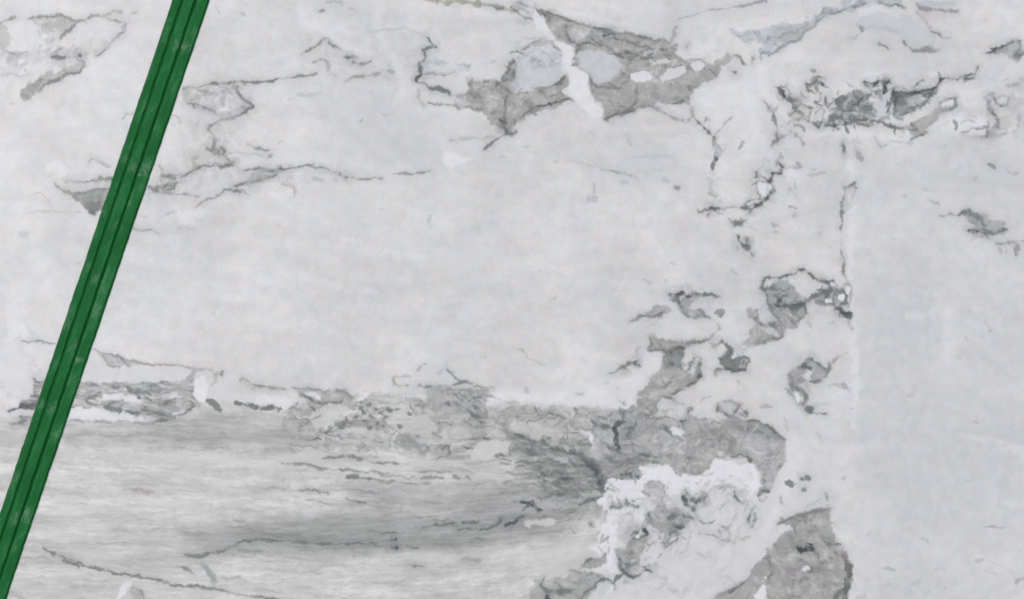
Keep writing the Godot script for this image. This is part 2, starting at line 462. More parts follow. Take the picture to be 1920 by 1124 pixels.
func bedding() -> void:
	# fine layers of the banded marble, following the fold
	var broad := FastNoiseLite.new(); broad.seed = 61; broad.frequency = 1.0; broad.fractal_octaves = 3
	var thin := FastNoiseLite.new(); thin.seed = 62; thin.frequency = 1.0; thin.fractal_octaves = 3; thin.fractal_type = FastNoiseLite.FRACTAL_RIDGED
	var lens := FastNoiseLite.new(); lens.seed = 63; lens.frequency = 1.0; lens.fractal_octaves = 4; lens.fractal_gain = 0.6
	for ty in range(int((740.0 - OY) * K), TH):
		var y := ty / K + OY
		for tx in range(0, int((1190.0 - OX) * K)):
			var id := ty * TW + tx
			var m := msk[id]
			if m <= 0.01: continue
			var x := tx / K + OX + wx[id]
			var t := clampf((x - 600.0) / 520.0, 0.0, 1.3)
			var v := y + wy[id] * 0.8 - 0.03 * x - clampf((893.0 - y) / 120.0, -1.3, 1.0) * 0.42 * 130.0 * t * t
			var b := broad.get_noise_2d(x * 0.0035, v * 0.022)
			var h := thin.get_noise_2d(x * 0.006, v * 0.055)
			var l := lens.get_noise_2d(x * 0.012, v * 0.11)
			var g := b * 26.0 + l * 17.0 - smoothstep(0.5, 1.0, h) * 18.0 + (nf[id] - 0.5) * 6.0
			cr[id] += g * m
			cg[id] += g * m
			cb[id] += g * m


func paint_left() -> void:
	# soft staining round the veins
	pg("l", 0.45, 26.0, [343, 160, 480, 158, 478, 205, 430, 240, 440, 310, 340, 340, 345, 240])
	pg("l", 0.4, 20.0, [120, 330, 250, 330, 540, 308, 700, 325, 520, 350, 300, 372, 160, 395, 110, 365])
	pg("l", 0.2, 16.0, [-30, 25, 210, 20, 235, 60, 180, 105, 60, 185, -30, 150])
	pg("l", 0.35, 26.0, [560, 60, 700, 90, 800, 60, 800, 180, 690, 150, 560, 130])
	# grey fragments in the far upper corner
	pg("l", 0.95, 3.0, [52, 36, 108, 28, 138, 38, 150, 37, 143, 44, 135, 55, 122, 62, 110, 70, 105, 72, 88, 82, 78, 76, 70, 62, 66, 50])
	pg("g", 0.5, 4.0, [66, 45, 110, 34, 138, 42, 122, 60, 85, 62])
	pg("g", 0.6, 3.0, [-180, 30, 0, 45, 8, 52, 18, 65, 20, 80, 10, 88, -180, 95])
	pg("l", 0.8, 4.0, [-180, 95, 15, 96, 40, 95, 60, 100, 90, 92, 130, 88, 155, 80, 175, 74, 205, 76, 197, 92, 180, 103, 165, 99, 161, 112, 157, 122, 148, 132, 120, 138, 112, 124, 90, 110, 60, 120, 40, 124, 30, 137, 15, 142, -180, 150])
	pg("c", 0.7, 3.0, [150, 70, 190, 68, 188, 90, 165, 97, 150, 88])
	pg("g", 0.7, 2.5, [160, 120, 156, 127, 146, 135, 125, 141, 105, 149, 90, 159, 80, 166, 70, 176, 60, 183, 45, 186, 34, 178, 38, 169, 50, 159, 66, 146, 82, 142, 102, 135, 120, 124, 140, 116])
	pg("d", 0.4, 3.0, [36, 180, 42, 168, 62, 155, 76, 145, 78, 156, 68, 172, 56, 183])
	worms([0, 35, 200, 30, 200, 90, 150, 130, 0, 140], 45, "dlgwp", 8, 26, 2, 5, 0.25, 0.5, false, 0.9)
	pg("x", 0.85, 4.0, [14, 45, 50, 38, 66, 52, 72, 70, 60, 88, 30, 88, 22, 70])
	pg("x", 0.8, 4.0, [150, 45, 190, 40, 222, 44, 226, 58, 205, 72, 160, 66, 140, 60])
	for s in [
		["d", 0.8, 4.0, [-40, 55, 0, 42, 12, 38, 27, 32]], ["d", 0.75, 4.0, [50, 37, 62, 32, 90, 30, 108, 28, 125, 32, 138, 38, 152, 36, 166, 34]],
		["d", 0.6, 5.0, [166, 33, 174, 30, 182, 31]], ["d", 0.65, 4.0, [192, 29, 205, 25, 215, 21, 224, 24]], ["d", 0.5, 3.5, [196, 28, 200, 34, 212, 37, 226, 39, 234, 40]],
		["p", 0.9, 8.0, [232, 43, 231, 52, 229, 61]], ["d", 0.7, 4.0, [228, 62, 221, 67, 210, 77, 200, 87, 190, 98, 180, 103]],
		["d", 0.75, 4.0, [150, 37, 142, 45, 135, 54, 122, 60, 115, 66, 108, 73]], ["k", 0.9, 5.5, [97, 108, 108, 108, 121, 106]], ["k", 0.75, 5.0, [146, 101, 150, 103]],
		["d", 0.7, 3.5, [140, 107, 147, 112, 157, 116, 160, 121]], ["d", 0.85, 4.5, [159, 124, 148, 134, 122, 141, 98, 150, 84, 160, 72, 172]],
		["d", 0.5, 3.5, [0, 90, 15, 97, 30, 100, 50, 98]], ["g", 0.6, 3.5, [-20, 145, 20, 138, 35, 143, 55, 138]], ["g", 0.5, 3.0, [103, 207, 106, 199, 118, 191]],
		["d", 0.5, 3.0, [250, 24, 253, 22]], ["u", 0.45, 4.0, [402, 10, 408, 22]], ["u", 0.35, 7.0, [450, 24, 456, 26]],
		["d", 0.75, 3.0, [228, 221, 236, 214, 252, 212]], ["g", 0.7, 4.0, [322, 215, 332, 219, 335, 229]],
		["d", 0.85, 4.5, [343, 166, 370, 161, 395, 157, 440, 154, 480, 153, 530, 148, 575, 142, 592, 137]],
	]: ln(s[0], s[1], s[2], s[3])
	# the fragment right of the strap's upper half
	pg("l", 0.75, 3.0, [342, 168, 370, 163, 450, 158, 446, 172, 455, 180, 466, 192, 475, 200, 462, 208, 448, 216, 430, 221, 412, 226, 395, 210, 370, 200, 350, 195, 340, 185])
	pg("g", 0.35, 4.0, [345, 166, 440, 158, 445, 168, 400, 175, 350, 190])
	pg("g", 0.4, 3.0, [408, 215, 430, 205, 458, 200, 462, 208, 440, 219, 412, 226])
	worms([343, 168, 440, 162, 460, 200, 410, 222, 345, 200], 30, "dgpw", 6, 18, 2, 4, 0.25, 0.5, false, 1.0)
	for s in [
		["d", 0.75, 4.5, [446, 161, 442, 170, 452, 180, 462, 192, 476, 200]], ["d", 0.9, 5.0, [476, 201, 462, 207, 456, 213]],
		["d", 0.7, 4.0, [456, 213, 440, 219, 420, 223, 408, 228, 395, 235]], ["d", 0.65, 6.0, [394, 234, 391, 243, 399, 252, 402, 265, 400, 276, 408, 282]],
		["d", 0.6, 3.5, [350, 195, 365, 194, 385, 203, 400, 208, 406, 214]], ["d", 0.6, 4.0, [353, 193, 362, 197]],
		["d", 0.75, 6.0, [388, 278, 400, 282, 412, 288, 425, 296, 434, 306]], ["y", 0.8, 8.0, [402, 283, 412, 290, 424, 300]], ["d", 0.8, 5.0, [412, 276, 420, 282, 414, 290]],
		["d", 0.85, 4.5, [338, 334, 355, 326, 368, 316, 380, 310, 400, 308, 415, 312, 432, 310, 437, 304]], ["y", 0.7, 6.0, [358, 320, 366, 308, 360, 298, 372, 292]],
		["g", 0.7, 4.0, [436, 306, 446, 315, 455, 321]], ["d", 0.6, 5.0, [462, 270, 480, 276, 500, 280]], ["d", 0.5, 4.0, [500, 293, 506, 290]], ["g", 0.5, 5.0, [520, 268, 526, 264]],
		["g", 0.5, 3.5, [440, 285, 470, 288, 500, 293]],
		["d", 0.9, 4.5, [276, 349, 290, 353, 310, 355, 325, 351]], ["d", 0.75, 4.0, [278, 353, 300, 358, 325, 363, 345, 366, 372, 367]],
		["d", 0.85, 6.0, [326, 350, 330, 340, 322, 329, 310, 331]], ["d", 0.6, 5.0, [300, 330, 305, 322, 296, 312]], ["y", 0.7, 6.0, [292, 345, 305, 352, 320, 348]],
		["u", 0.9, 5.5, [368, 390, 373, 380, 384, 371]], ["d", 0.6, 4.0, [384, 371, 400, 369, 412, 361, 420, 355, 432, 356, 450, 360, 466, 362]],
		["d", 0.6, 6.0, [432, 357, 445, 358, 458, 357]], ["d", 0.85, 5.0, [440, 348, 455, 343, 470, 340, 485, 338, 500, 331, 520, 325, 535, 318]],
		["d", 0.8, 5.0, [455, 320, 480, 318, 505, 319, 522, 320, 535, 317]], ["d", 0.75, 3.0, [535, 318, 552, 312, 572, 310, 595, 315, 615, 318]], ["k", 0.7, 5.0, [526, 321, 540, 316]],
		["d", 0.55, 4.0, [590, 314, 602, 316]], ["g", 0.6, 4.0, [615, 318, 640, 326, 652, 333]], ["d", 0.6, 7.0, [636, 328, 650, 333]],
		["d", 0.6, 4.0, [650, 333, 675, 335, 695, 334, 715, 333]], ["n", 0.8, 5.0, [696, 333, 704, 333]], ["d", 0.6, 4.0, [740, 326, 770, 325, 792, 323, 806, 320]],
		["g", 0.6, 6.0, [586, 336, 602, 337]], ["u", 0.5, 4.5, [530, 345, 548, 348, 552, 360, 548, 372]],
		["d", 0.75, 3.0, [250, 428, 270, 431, 285, 433, 300, 437]], ["u", 0.35, 4.0, [300, 405, 320, 400, 332, 394]], ["u", 0.3, 4.0, [330, 428, 362, 430]], ["g", 0.5, 3.0, [262, 405, 275, 406]],
	]: ln(s[0], s[1], s[2], s[3])
	pg("g", 0.7, 2.5, [480, 319, 525, 319, 532, 321, 510, 330, 480, 342, 455, 347, 462, 335])
	pg("g", 0.55, 2.5, [280, 350, 300, 346, 296, 336, 306, 328, 325, 330, 330, 345, 324, 353, 300, 356])
	pg("d", 0.45, 2.5, [300, 350, 318, 338, 328, 340, 326, 352])
	worms([280, 325, 330, 325, 330, 358, 280, 352], 14, "kdwd", 6, 14, 2, 4, 0.4, 0.7, false, 1.0)
	worms([395, 235, 440, 270, 440, 312, 360, 318, 365, 290], 22, "dwyl", 6, 16, 2, 4, 0.3, 0.6, false, 1.0)
	# wedge under the strap
	pg("d", 0.62, 2.5, [132, 363, 150, 360, 230, 352, 222, 380, 192, 393, 182, 398, 170, 403, 163, 396, 155, 389, 146, 377])
	pg("d", 0.5, 2.5, [150, 379, 190, 379, 190, 390, 176, 404, 165, 398, 156, 391])
	for s in [
		["d", 0.7, 4.5, [100, 346, 112, 353, 122, 360, 140, 362, 170, 357, 225, 351]], ["y", 0.7, 6.0, [108, 350, 122, 360, 138, 364]],
		["d", 0.6, 5.0, [120, 340, 140, 341, 170, 338, 195, 337, 220, 338]], ["d", 0.6, 5.0, [178, 337, 188, 333, 210, 336]],
		["d", 0.8, 5.0, [166, 305, 170, 299, 178, 299]], ["g", 0.7, 7.0, [180, 302, 192, 308, 206, 313]], ["g", 0.45, 3.5, [55, 366, 72, 361, 88, 372, 100, 392]], ["g", 0.45, 3.0, [80, 374, 92, 386]],
		["g", 0.4, 4.0, [50, 400, 90, 396, 150, 398]], ["d", 0.7, 3.5, [168, 390, 174, 404]],
	]: ln(s[0], s[1], s[2], s[3])
	bl("u", 0.3, 44, 438, 9, 6, 4.0)
	bl("w", 0.6, 352, 403, 22, 12, 5.0)
	bl("w", 0.6, 110, 318, 18, 12, 6.0)
	bl("w", 0.5, 20, 680, 40, 60, 14.0)
	bl("w", 0.5, 30, 600, 20, 30, 10.0)

	# the ledge where the banded zone begins
	var ledge := [60, 722, 80, 718, 155, 714, 200, 717, 280, 718, 340, 714, 358, 700, 366, 714, 362, 740, 375, 752, 372, 762, 348, 775, 330, 786, 300, 790, 262, 778, 230, 773, 200, 767, 145, 762, 60, 765, 10, 768, 30, 762, 60, 745]
	pg("g", 0.85, 2.5, ledge, 0.5, 1.0, true)
	marbling(150, [0, 690, 400, 800], 0.012, 0.045, 26.0, 52.0, 38.0, 18.0)
	worms([140, 716, 345, 716, 365, 740, 350, 775, 300, 788, 140, 762], 34, "ddkwcn", 10, 40, 2, 6, 0.35, 0.7, true, 0.2)
	pg("k", 0.8, 2.5, [10, 767, 30, 764, 45, 758, 70, 750, 75, 768, 40, 769, 25, 768])
	pg("x", 0.9, 2.0, [150, 696, 250, 689, 355, 690, 352, 704, 340, 711, 280, 716, 200, 714, 150, 710])
	pg("w", 0.95, 2.0, [120, 766, 200, 768, 258, 778, 272, 788, 230, 791, 120, 785])
	pg("w", 1.0, 2.0, [366, 714, 378, 704, 388, 719, 390, 736, 379, 756, 362, 741])
	bl("w", 0.9, 222, 745, 31, 6, 2.0)
	bl("w", 0.8, 335, 774, 12, 4, 2.0, -0.5)
	pg("g", 0.55, 2.5, [188, 661, 215, 668, 245, 676, 268, 681, 240, 687, 215, 689, 200, 683, 194, 671])
	for s in [
		["d", 0.6, 3.0, [40, 638, 70, 640, 110, 645]], ["d", 0.6, 3.0, [172, 654, 190, 661, 215, 668, 240, 674, 262, 680]], ["u", 0.9, 3.5, [262, 681, 290, 684, 330, 686, 362, 689]],
		["d", 0.5, 3.0, [193, 668, 200, 683, 222, 689]], ["d", 0.5, 3.0, [225, 672, 240, 684]], ["g", 0.8, 9.0, [362, 692, 357, 708, 345, 722, 335, 735]],
		["g", 0.8, 6.0, [366, 690, 392, 692, 405, 700, 405, 715, 395, 722]], ["d", 0.6, 4.0, [416, 704, 418, 698]],
		["d", 0.8, 4.0, [60, 708, 66, 718, 80, 714]], ["d", 0.7, 6.0, [56, 741, 75, 745, 90, 748]], ["d", 0.8, 4.0, [36, 783, 48, 785, 60, 784]], ["d", 0.7, 5.0, [20, 798, 40, 790, 58, 788]],
		["p", 0.75, 4.0, [120, 788, 180, 790, 250, 792, 290, 793]], ["d", 0.85, 5.0, [288, 793, 310, 787, 335, 779, 354, 767]],
		["d", 0.8, 6.0, [195, 764, 215, 768, 240, 771, 260, 775]], ["d", 0.75, 6.0, [265, 770, 285, 774, 305, 774]], ["d", 0.7, 9.0, [160, 748, 175, 742, 186, 735]], ["d", 0.7, 10.0, [240, 732, 262, 735, 282, 740]],
		["n", 0.5, 6.0, [260, 720, 285, 722]], ["d", 0.6, 5.0, [300, 760, 315, 752, 325, 748]],
		["d", 0.8, 11.0, [384, 750, 398, 754, 412, 768]], ["d", 0.9, 10.0, [440, 756, 465, 759, 480, 764, 500, 764, 520, 764]], ["d", 0.7, 6.0, [512, 758, 524, 766, 522, 772]],
		["d", 0.7, 4.0, [448, 715, 455, 710, 470, 720, 495, 726, 530, 732]], ["y", 0.6, 5.0, [455, 720, 475, 728, 500, 727, 530, 733]],
	]: ln(s[0], s[1], s[2], s[3])
	pg("x", 0.95, 2.0, [390, 736, 430, 735, 480, 742, 530, 740, 546, 752, 540, 766, 530, 772, 520, 760, 480, 755, 430, 748, 395, 748])
	pg("w", 0.7, 2.0, [480, 743, 530, 741, 545, 752, 538, 768, 526, 766, 515, 757, 480, 753])
	pg("t", 0.85, 2.0, [548, 727, 560, 728, 600, 733, 640, 730, 662, 747, 640, 752, 600, 758, 582, 753, 562, 740])
	pg("w", 1.0, 1.6, [568, 735, 585, 733, 600, 744, 600, 753, 582, 746])
	for s in [
		["d", 0.8, 3.5, [550, 728, 575, 728, 600, 732, 612, 738]], ["d", 0.85, 4.0, [565, 738, 578, 748, 590, 757, 610, 757, 640, 753]], ["d", 0.7, 5.0, [632, 731, 648, 738, 660, 748]],
		["w", 0.9, 5.0, [660, 757, 675, 748, 690, 736, 702, 728]], ["d", 0.6, 4.0, [545, 768, 555, 762, 560, 752]],
		["y", 0.8, 5.0, [735, 710, 740, 718, 752, 722, 764, 725]], ["u", 0.4, 6.0, [738, 708, 760, 706, 770, 708]], ["p", 0.6, 6.0, [782, 693, 792, 685, 800, 683]],
		["d", 0.7, 6.0, [786, 724, 800, 724, 810, 727]], ["d", 0.75, 4.0, [838, 691, 848, 701, 860, 714]], ["d", 0.7, 5.0, [850, 721, 865, 717, 885, 717]], ["b", 0.8, 7.0, [822, 699, 828, 697]],
		["d", 0.6, 3.5, [880, 720, 900, 727, 925, 728]], ["y", 0.5, 4.0, [968, 652, 980, 658, 987, 668]], ["y", 0.35, 4.0, [987, 670, 1005, 678, 1022, 685]],
	]: ln(s[0], s[1], s[2], s[3])
	pg("g", 0.7, 3.0, [798, 730, 830, 724, 870, 727, 914, 734, 906, 764, 870, 772, 800, 770])
	worms([800, 728, 912, 732, 905, 765, 800, 770], 30, "dndlk", 8, 26, 2, 6, 0.35, 0.65, false, 0.5, 0.3)


func paint_top() -> void:
	# pale, slightly blue drifts in the white
	pg("s", 0.6, 30.0, [580, 15, 640, 0, 700, 10, 720, 60, 800, 70, 800, 95, 740, 95, 690, 70, 640, 50])
	pg("s", 0.5, 14.0, [700, 175, 740, 160, 720, 200, 680, 200])
	pg("s", 0.5, 34.0, [1150, 285, 1290, 280, 1300, 330, 1200, 345, 1120, 320])
	pg("s", 0.6, 36.0, [540, 150, 700, 145, 760, 190, 830, 260, 820, 310, 640, 310, 600, 250])
	for s in [
		["d", 0.8, 3.0, [598, 21, 606, 19]], ["g", 0.6, 6.0, [610, 3, 625, 2, 640, 6]], ["g", 0.5, 6.0, [658, 18, 672, 20]], ["g", 0.5, 5.0, [712, 32, 725, 30]],
		["d", 0.7, 4.0, [562, 103, 580, 95, 592, 85, 602, 76]], ["y", 0.7, 6.0, [604, 74, 612, 69, 618, 76]], ["d", 0.7, 4.5, [616, 80, 626, 88, 638, 92]],
		["d", 0.6, 5.0, [590, 115, 602, 112, 610, 116]], ["g", 0.8, 9.0, [608, 112, 613, 120, 613, 130]], ["g", 0.6, 5.0, [613, 130, 622, 138, 630, 140]],
		["d", 0.6, 5.0, [644, 109, 655, 108]], ["d", 0.65, 6.0, [655, 108, 668, 107]], ["d", 0.6, 5.0, [664, 115, 680, 118, 694, 112]], ["n", 0.6, 7.0, [729, 133, 733, 136]],
		["d", 0.55, 3.5, [645, 151, 665, 145, 690, 141, 710, 138]], ["g", 0.45, 8.0, [560, 177, 580, 178, 600, 172]],
		["g", 0.4, 5.0, [720, 215, 736, 216]], ["d", 0.4, 4.0, [675, 228, 680, 226]],
	]: ln(s[0], s[1], s[2], s[3])
	pg("w", 0.55, 7.0, [562, 4, 575, 20, 570, 36, 600, 50, 622, 60, 650, 84, 682, 88, 700, 101, 690, 107, 665, 101, 640, 87, 625, 72, 600, 61, 575, 50, 560, 40, 556, 18])
	pg("w", 0.5, 7.0, [698, -20, 714, -20, 720, 22, 712, 48, 722, 70, 738, 95, 752, 120, 772, 146, 788, 161, 768, 172, 748, 186, 742, 202, 734, 206, 738, 190, 750, 168, 752, 152, 738, 136, 728, 110, 712, 80, 700, 40])
	pg("w", 0.9, 5.0, [828, 280, 850, 278, 862, 295, 890, 296, 870, 304, 850, 312, 842, 318, 830, 300])
	# dark zigzag and the taupe fragment
	pg("b", 0.75, 4.0, [785, 118, 800, 106, 812, 113, 850, 118, 880, 120, 875, 132, 845, 138, 800, 140, 784, 132])
	pg("x", 0.8, 2.5, [806, 122, 850, 120, 870, 126, 840, 134, 806, 136])
	pg("x", 0.7, 2.5, [800, 142, 850, 140, 878, 145, 874, 168, 855, 178, 840, 172, 825, 162, 805, 156])
	for s in [
		["d", 0.9, 6.0, [800, 71, 806, 78, 813, 87, 802, 90, 791, 95]], ["d", 0.8, 6.0, [791, 95, 798, 105, 794, 114, 786, 122, 786, 134]], ["d", 0.85, 9.0, [787, 118, 787, 130, 786, 140]],
		["p", 0.8, 4.0, [790, 137, 810, 139, 830, 141, 852, 137]], ["k", 0.85, 7.0, [784, 140, 778, 150, 788, 157, 796, 155]], ["d", 0.8, 5.0, [796, 156, 806, 163, 814, 166]],
		["d", 0.9, 8.0, [814, 165, 822, 163, 832, 170, 842, 175]], ["d", 0.5, 3.5, [845, 177, 858, 181, 870, 177, 878, 168]],
		["g", 0.75, 4.0, [786, 168, 784, 182, 790, 192, 795, 199]], ["d", 0.65, 3.5, [803, 194, 825, 195, 850, 196, 860, 198]], ["g", 0.4, 4.0, [690, 60, 760, 52, 800, 70]],
	]: ln(s[0], s[1], s[2], s[3])
	var taupe := [855, 192, 860, 180, 880, 170, 875, 147, 890, 152, 925, 149, 938, 158, 950, 130, 960, 115, 972, 112, 966, 135, 955, 160, 965, 173, 985, 170, 1010, 165, 1035, 160, 1048, 150, 1060, 142, 1068, 158, 1050, 168, 1055, 178, 1072, 188, 1040, 200, 1000, 212, 975, 222, 962, 238, 952, 250, 940, 240, 915, 226, 900, 212, 870, 203, 848, 200]
	pg("b", 0.7, 4.0, [952, 128, 975, 104, 1005, 90, 1050, 98, 1058, 120, 1048, 150, 1000, 160, 965, 172, 950, 162])
	pg("s", 0.9, 3.0, [975, 138, 1010, 128, 1050, 125, 1050, 145, 1030, 156, 1000, 158, 970, 168])
	pg("t", 0.92, 2.5, taupe)
	worms(taupe, 80, "ddlgydc", 5, 18, 2, 5, 0.3, 0.6, false, 1.0)
	for s in [
		["d", 0.8, 6.0, [930, 160, 942, 152, 950, 138, 953, 125, 962, 116]], ["d", 0.7, 8.0, [945, 152, 958, 148, 966, 135]], ["d", 0.7, 4.0, [930, 158, 945, 166, 956, 175]],
		["d", 0.75, 7.0, [950, 180, 948, 200, 946, 222, 945, 240]], ["k", 0.8, 7.0, [938, 228, 944, 238, 950, 246]], ["d", 0.85, 4.5, [968, 246, 948, 251, 930, 262, 916, 272, 906, 281]],
		["g", 0.6, 3.5, [845, 262, 870, 260, 900, 259, 930, 257]], ["g", 0.6, 5.0, [848, 262, 858, 268]], ["p", 0.75, 5.0, [998, 163, 1015, 167, 1032, 162]], ["d", 0.85, 7.0, [1040, 158, 1052, 155, 1056, 146]],
		["k", 0.8, 4.0, [1000, 200, 1025, 196, 1048, 190, 1068, 188]], ["d", 0.7, 5.0, [975, 218, 990, 210, 1010, 205]], ["d", 0.8, 5.0, [958, 98, 970, 97, 980, 99]], ["d", 0.55, 4.0, [980, 92, 1000, 82, 1012, 75]],
		["y", 0.5, 6.0, [982, 71, 1000, 72, 1018, 70]], ["d", 0.6, 4.0, [1034, 84, 1042, 90, 1048, 95]], ["g", 0.6, 8.0, [1005, 85, 1020, 80, 1036, 78]],
		["y", 0.95, 10.0, [800, -4, 830, 4, 870, 3, 900, 6, 925, 12, 950, 17, 972, 18]], ["d", 0.7, 6.0, [905, 8, 925, 13, 945, 18]], ["d", 0.85, 5.0, [958, 12, 968, 20, 976, 29, 986, 34, 1000, 36]],
		["d", 0.6, 4.0, [972, 4, 985, 10, 998, 13]], ["g", 0.8, 8.0, [965, 8, 980, 16, 990, 26]], ["b", 0.7, 8.0, [960, 36, 980, 42, 1000, 44]],
		["g", 0.4, 4.0, [1170, 250, 1178, 262, 1184, 272]], ["b", 0.7, 5.0, [1176, 252, 1184, 270]],
	]: ln(s[0], s[1], s[2], s[3])
	# the large taupe fragment
	var big := [1004, 15, 1060, 36, 1110, 50, 1160, 60, 1235, 74, 1258, 77, 1272, 85, 1265, 102, 1280, 108, 1325, 116, 1345, 122, 1352, 132, 1335, 150, 1305, 162, 1292, 186, 1262, 193, 1230, 196, 1210, 200, 1180, 210, 1140, 223, 1132, 222, 1130, 205, 1115, 185, 1105, 170, 1103, 145, 1090, 130, 1070, 122, 1080, 95, 1060, 82, 1040, 75, 1026, 50]
	pg("t", 0.95, 2.5, big)
	worms([1060, 60, 1250, 80, 1270, 105, 1180, 112, 1080, 90], 60, "ddglk", 10, 36, 2, 5, 0.3, 0.6, false, 0.3, 0.2)
	worms(big, 70, "lgdcl", 6, 22, 2, 6, 0.2, 0.45, false, 0.8)
	pg("l", 0.8, 2.5, [1070, 50, 1086, 54, 1106, 55, 1100, 72, 1080, 78, 1068, 68])
	pg("s", 0.9, 4.0, [1080, 100, 1105, 92, 1150, 98, 1168, 122, 1146, 150, 1116, 155, 1104, 136, 1086, 124])
	pg("n", 0.5, 3.0, [1110, 52, 1135, 55, 1152, 62, 1130, 68, 1108, 72, 1096, 74])
	pg("w", 0.9, 2.0, [1180, 138, 1200, 132, 1222, 136, 1228, 146, 1210, 154, 1184, 152])
	pg("x", 0.95, 2.0, [1238, 142, 1254, 128, 1282, 119, 1286, 134, 1262, 149, 1240, 152])
	bl("w", 0.8, 1309, 122, 15, 7, 2.0); bl("x", 0.85, 1236, 118, 17, 6, 2.0, -0.15); bl("x", 0.8, 1218, 100, 12, 5, 2.0, -0.2)
	for s in [
		["d", 0.85, 5.0, [1004, 15, 1016, 22, 1030, 33, 1034, 26]], ["k", 0.7, 7.0, [1012, 22, 1024, 30]], ["d", 0.8, 3.5, [1025, 22, 1050, 32, 1075, 42, 1100, 48, 1115, 52]],
		["k", 0.85, 7.0, [1118, 54, 1135, 56, 1150, 62, 1132, 66]], ["d", 0.85, 4.5, [1140, 58, 1165, 61, 1190, 65, 1212, 72, 1236, 75]], ["d", 0.75, 6.0, [1060, 48, 1063, 64, 1070, 77, 1085, 82, 1098, 80]],
		["d", 0.6, 5.0, [1088, 90, 1080, 98, 1074, 110]], ["d", 0.65, 4.0, [1236, 75, 1256, 78, 1263, 66, 1266, 50]], ["d", 0.8, 7.0, [1172, 97, 1185, 101, 1196, 103]], ["d", 0.75, 6.0, [1200, 106, 1215, 106, 1224, 100]],
		["d", 0.6, 5.0, [1140, 72, 1165, 74, 1195, 84, 1225, 92]], ["u", 0.9, 5.0, [1211, 121, 1215, 122]], ["d", 0.6, 3.5, [1103, 138, 1106, 152, 1118, 160]], ["d", 0.6, 6.0, [1120, 162, 1140, 165, 1165, 163]],
		["p", 0.85, 12.0, [1226, 176, 1230, 182]], ["d", 0.85, 6.0, [1262, 193, 1278, 190, 1290, 184]], ["y", 0.5, 6.0, [1190, 190, 1200, 175, 1205, 168]], ["d", 0.6, 5.0, [1185, 200, 1192, 190]],
		["d", 0.9, 6.0, [1134, 222, 1150, 217, 1170, 211, 1185, 206]], ["d", 0.6, 4.0, [1185, 206, 1205, 200, 1222, 199]], ["p", 0.75, 5.0, [1222, 199, 1240, 207, 1262, 219, 1280, 225]], ["u", 0.5, 5.0, [1138, 212, 1150, 206]],
		["g", 0.9, 8.0, [1285, 186, 1296, 200, 1298, 216, 1290, 224]], ["d", 0.75, 4.5, [1298, 218, 1312, 232, 1325, 246, 1338, 257]], ["d", 0.7, 4.0, [1338, 256, 1349, 242, 1358, 232, 1370, 221]], ["d", 0.7, 4.0, [1340, 258, 1337, 272]],
		["g", 0.8, 9.0, [1340, 270, 1352, 278]], ["d", 0.6, 6.0, [1323, 228, 1326, 224]],
		["p", 0.5, 3.0, [1270, 36, 1300, 28, 1340, 18, 1380, 12, 1400, 9]], ["p", 0.8, 6.0, [1388, 9, 1410, 6, 1436, 2]], ["g", 0.8, 4.0, [1266, 48, 1262, 65, 1256, 80]], ["u", 0.7, 6.0, [1286, 86, 1292, 83]],
		["t", 0.85, 14.0, [1345, 120, 1356, 112, 1362, 104]], ["t", 0.8, 10.0, [1310, 150, 1325, 145, 1338, 135]], ["d", 0.7, 4.5, [1378, 104, 1392, 112, 1398, 121]], ["d", 0.7, 6.0, [1374, 134, 1380, 134]],
		["d", 0.6, 4.0, [1330, 130, 1336, 136, 1342, 142]], ["g", 0.6, 6.0, [1400, 75, 1412, 70]], ["b", 0.8, 9.0, [1372, 58, 1385, 66, 1402, 78]],
	]: ln(s[0], s[1], s[2], s[3])
	pg("w", 0.85, 4.0, [1000, 8, 1010, 25, 1026, 50, 1040, 75, 1060, 83, 1080, 87, 1076, 104, 1070, 122, 1090, 131, 1102, 142, 1103, 166, 1115, 186, 1130, 206, 1130, 223, 1112, 226, 1094, 206, 1078, 190, 1066, 165, 1070, 145, 1060, 122, 1056, 104, 1044, 84, 1030, 70, 1010, 50, 1001, 32])
	pg("x", 0.8, 4.0, [1085, 210, 1130, 222, 1140, 240, 1120, 255, 1095, 240])
	for s in [
		["n", 0.75, 3.5, [1130, 317, 1150, 320, 1166, 326, 1182, 330, 1193, 336]], ["b", 0.8, 6.0, [1166, 340, 1176, 342]], ["d", 0.6, 6.0, [1269, 349, 1273, 351]], ["b", 0.8, 7.0, [1245, 336, 1252, 337]],
		["g", 0.5, 5.0, [1115, 346, 1116, 358, 1112, 368]], ["u", 0.3, 9.0, [1104, 371, 1114, 372]], ["b", 0.7, 6.0, [1185, 296, 1220, 292, 1262, 295]], ["g", 0.45, 4.0, [1041, 302, 1043, 304]], ["g", 0.35, 3.0, [1060, 300, 1100, 306, 1130, 316]],
		["b", 0.6, 5.0, [1225, 318, 1240, 321]], ["g", 0.4, 9.0, [806, 405, 803, 418, 808, 426]], ["b", 0.5, 10.0, [1430, 300, 1440, 302]],
	]: ln(s[0], s[1], s[2], s[3])


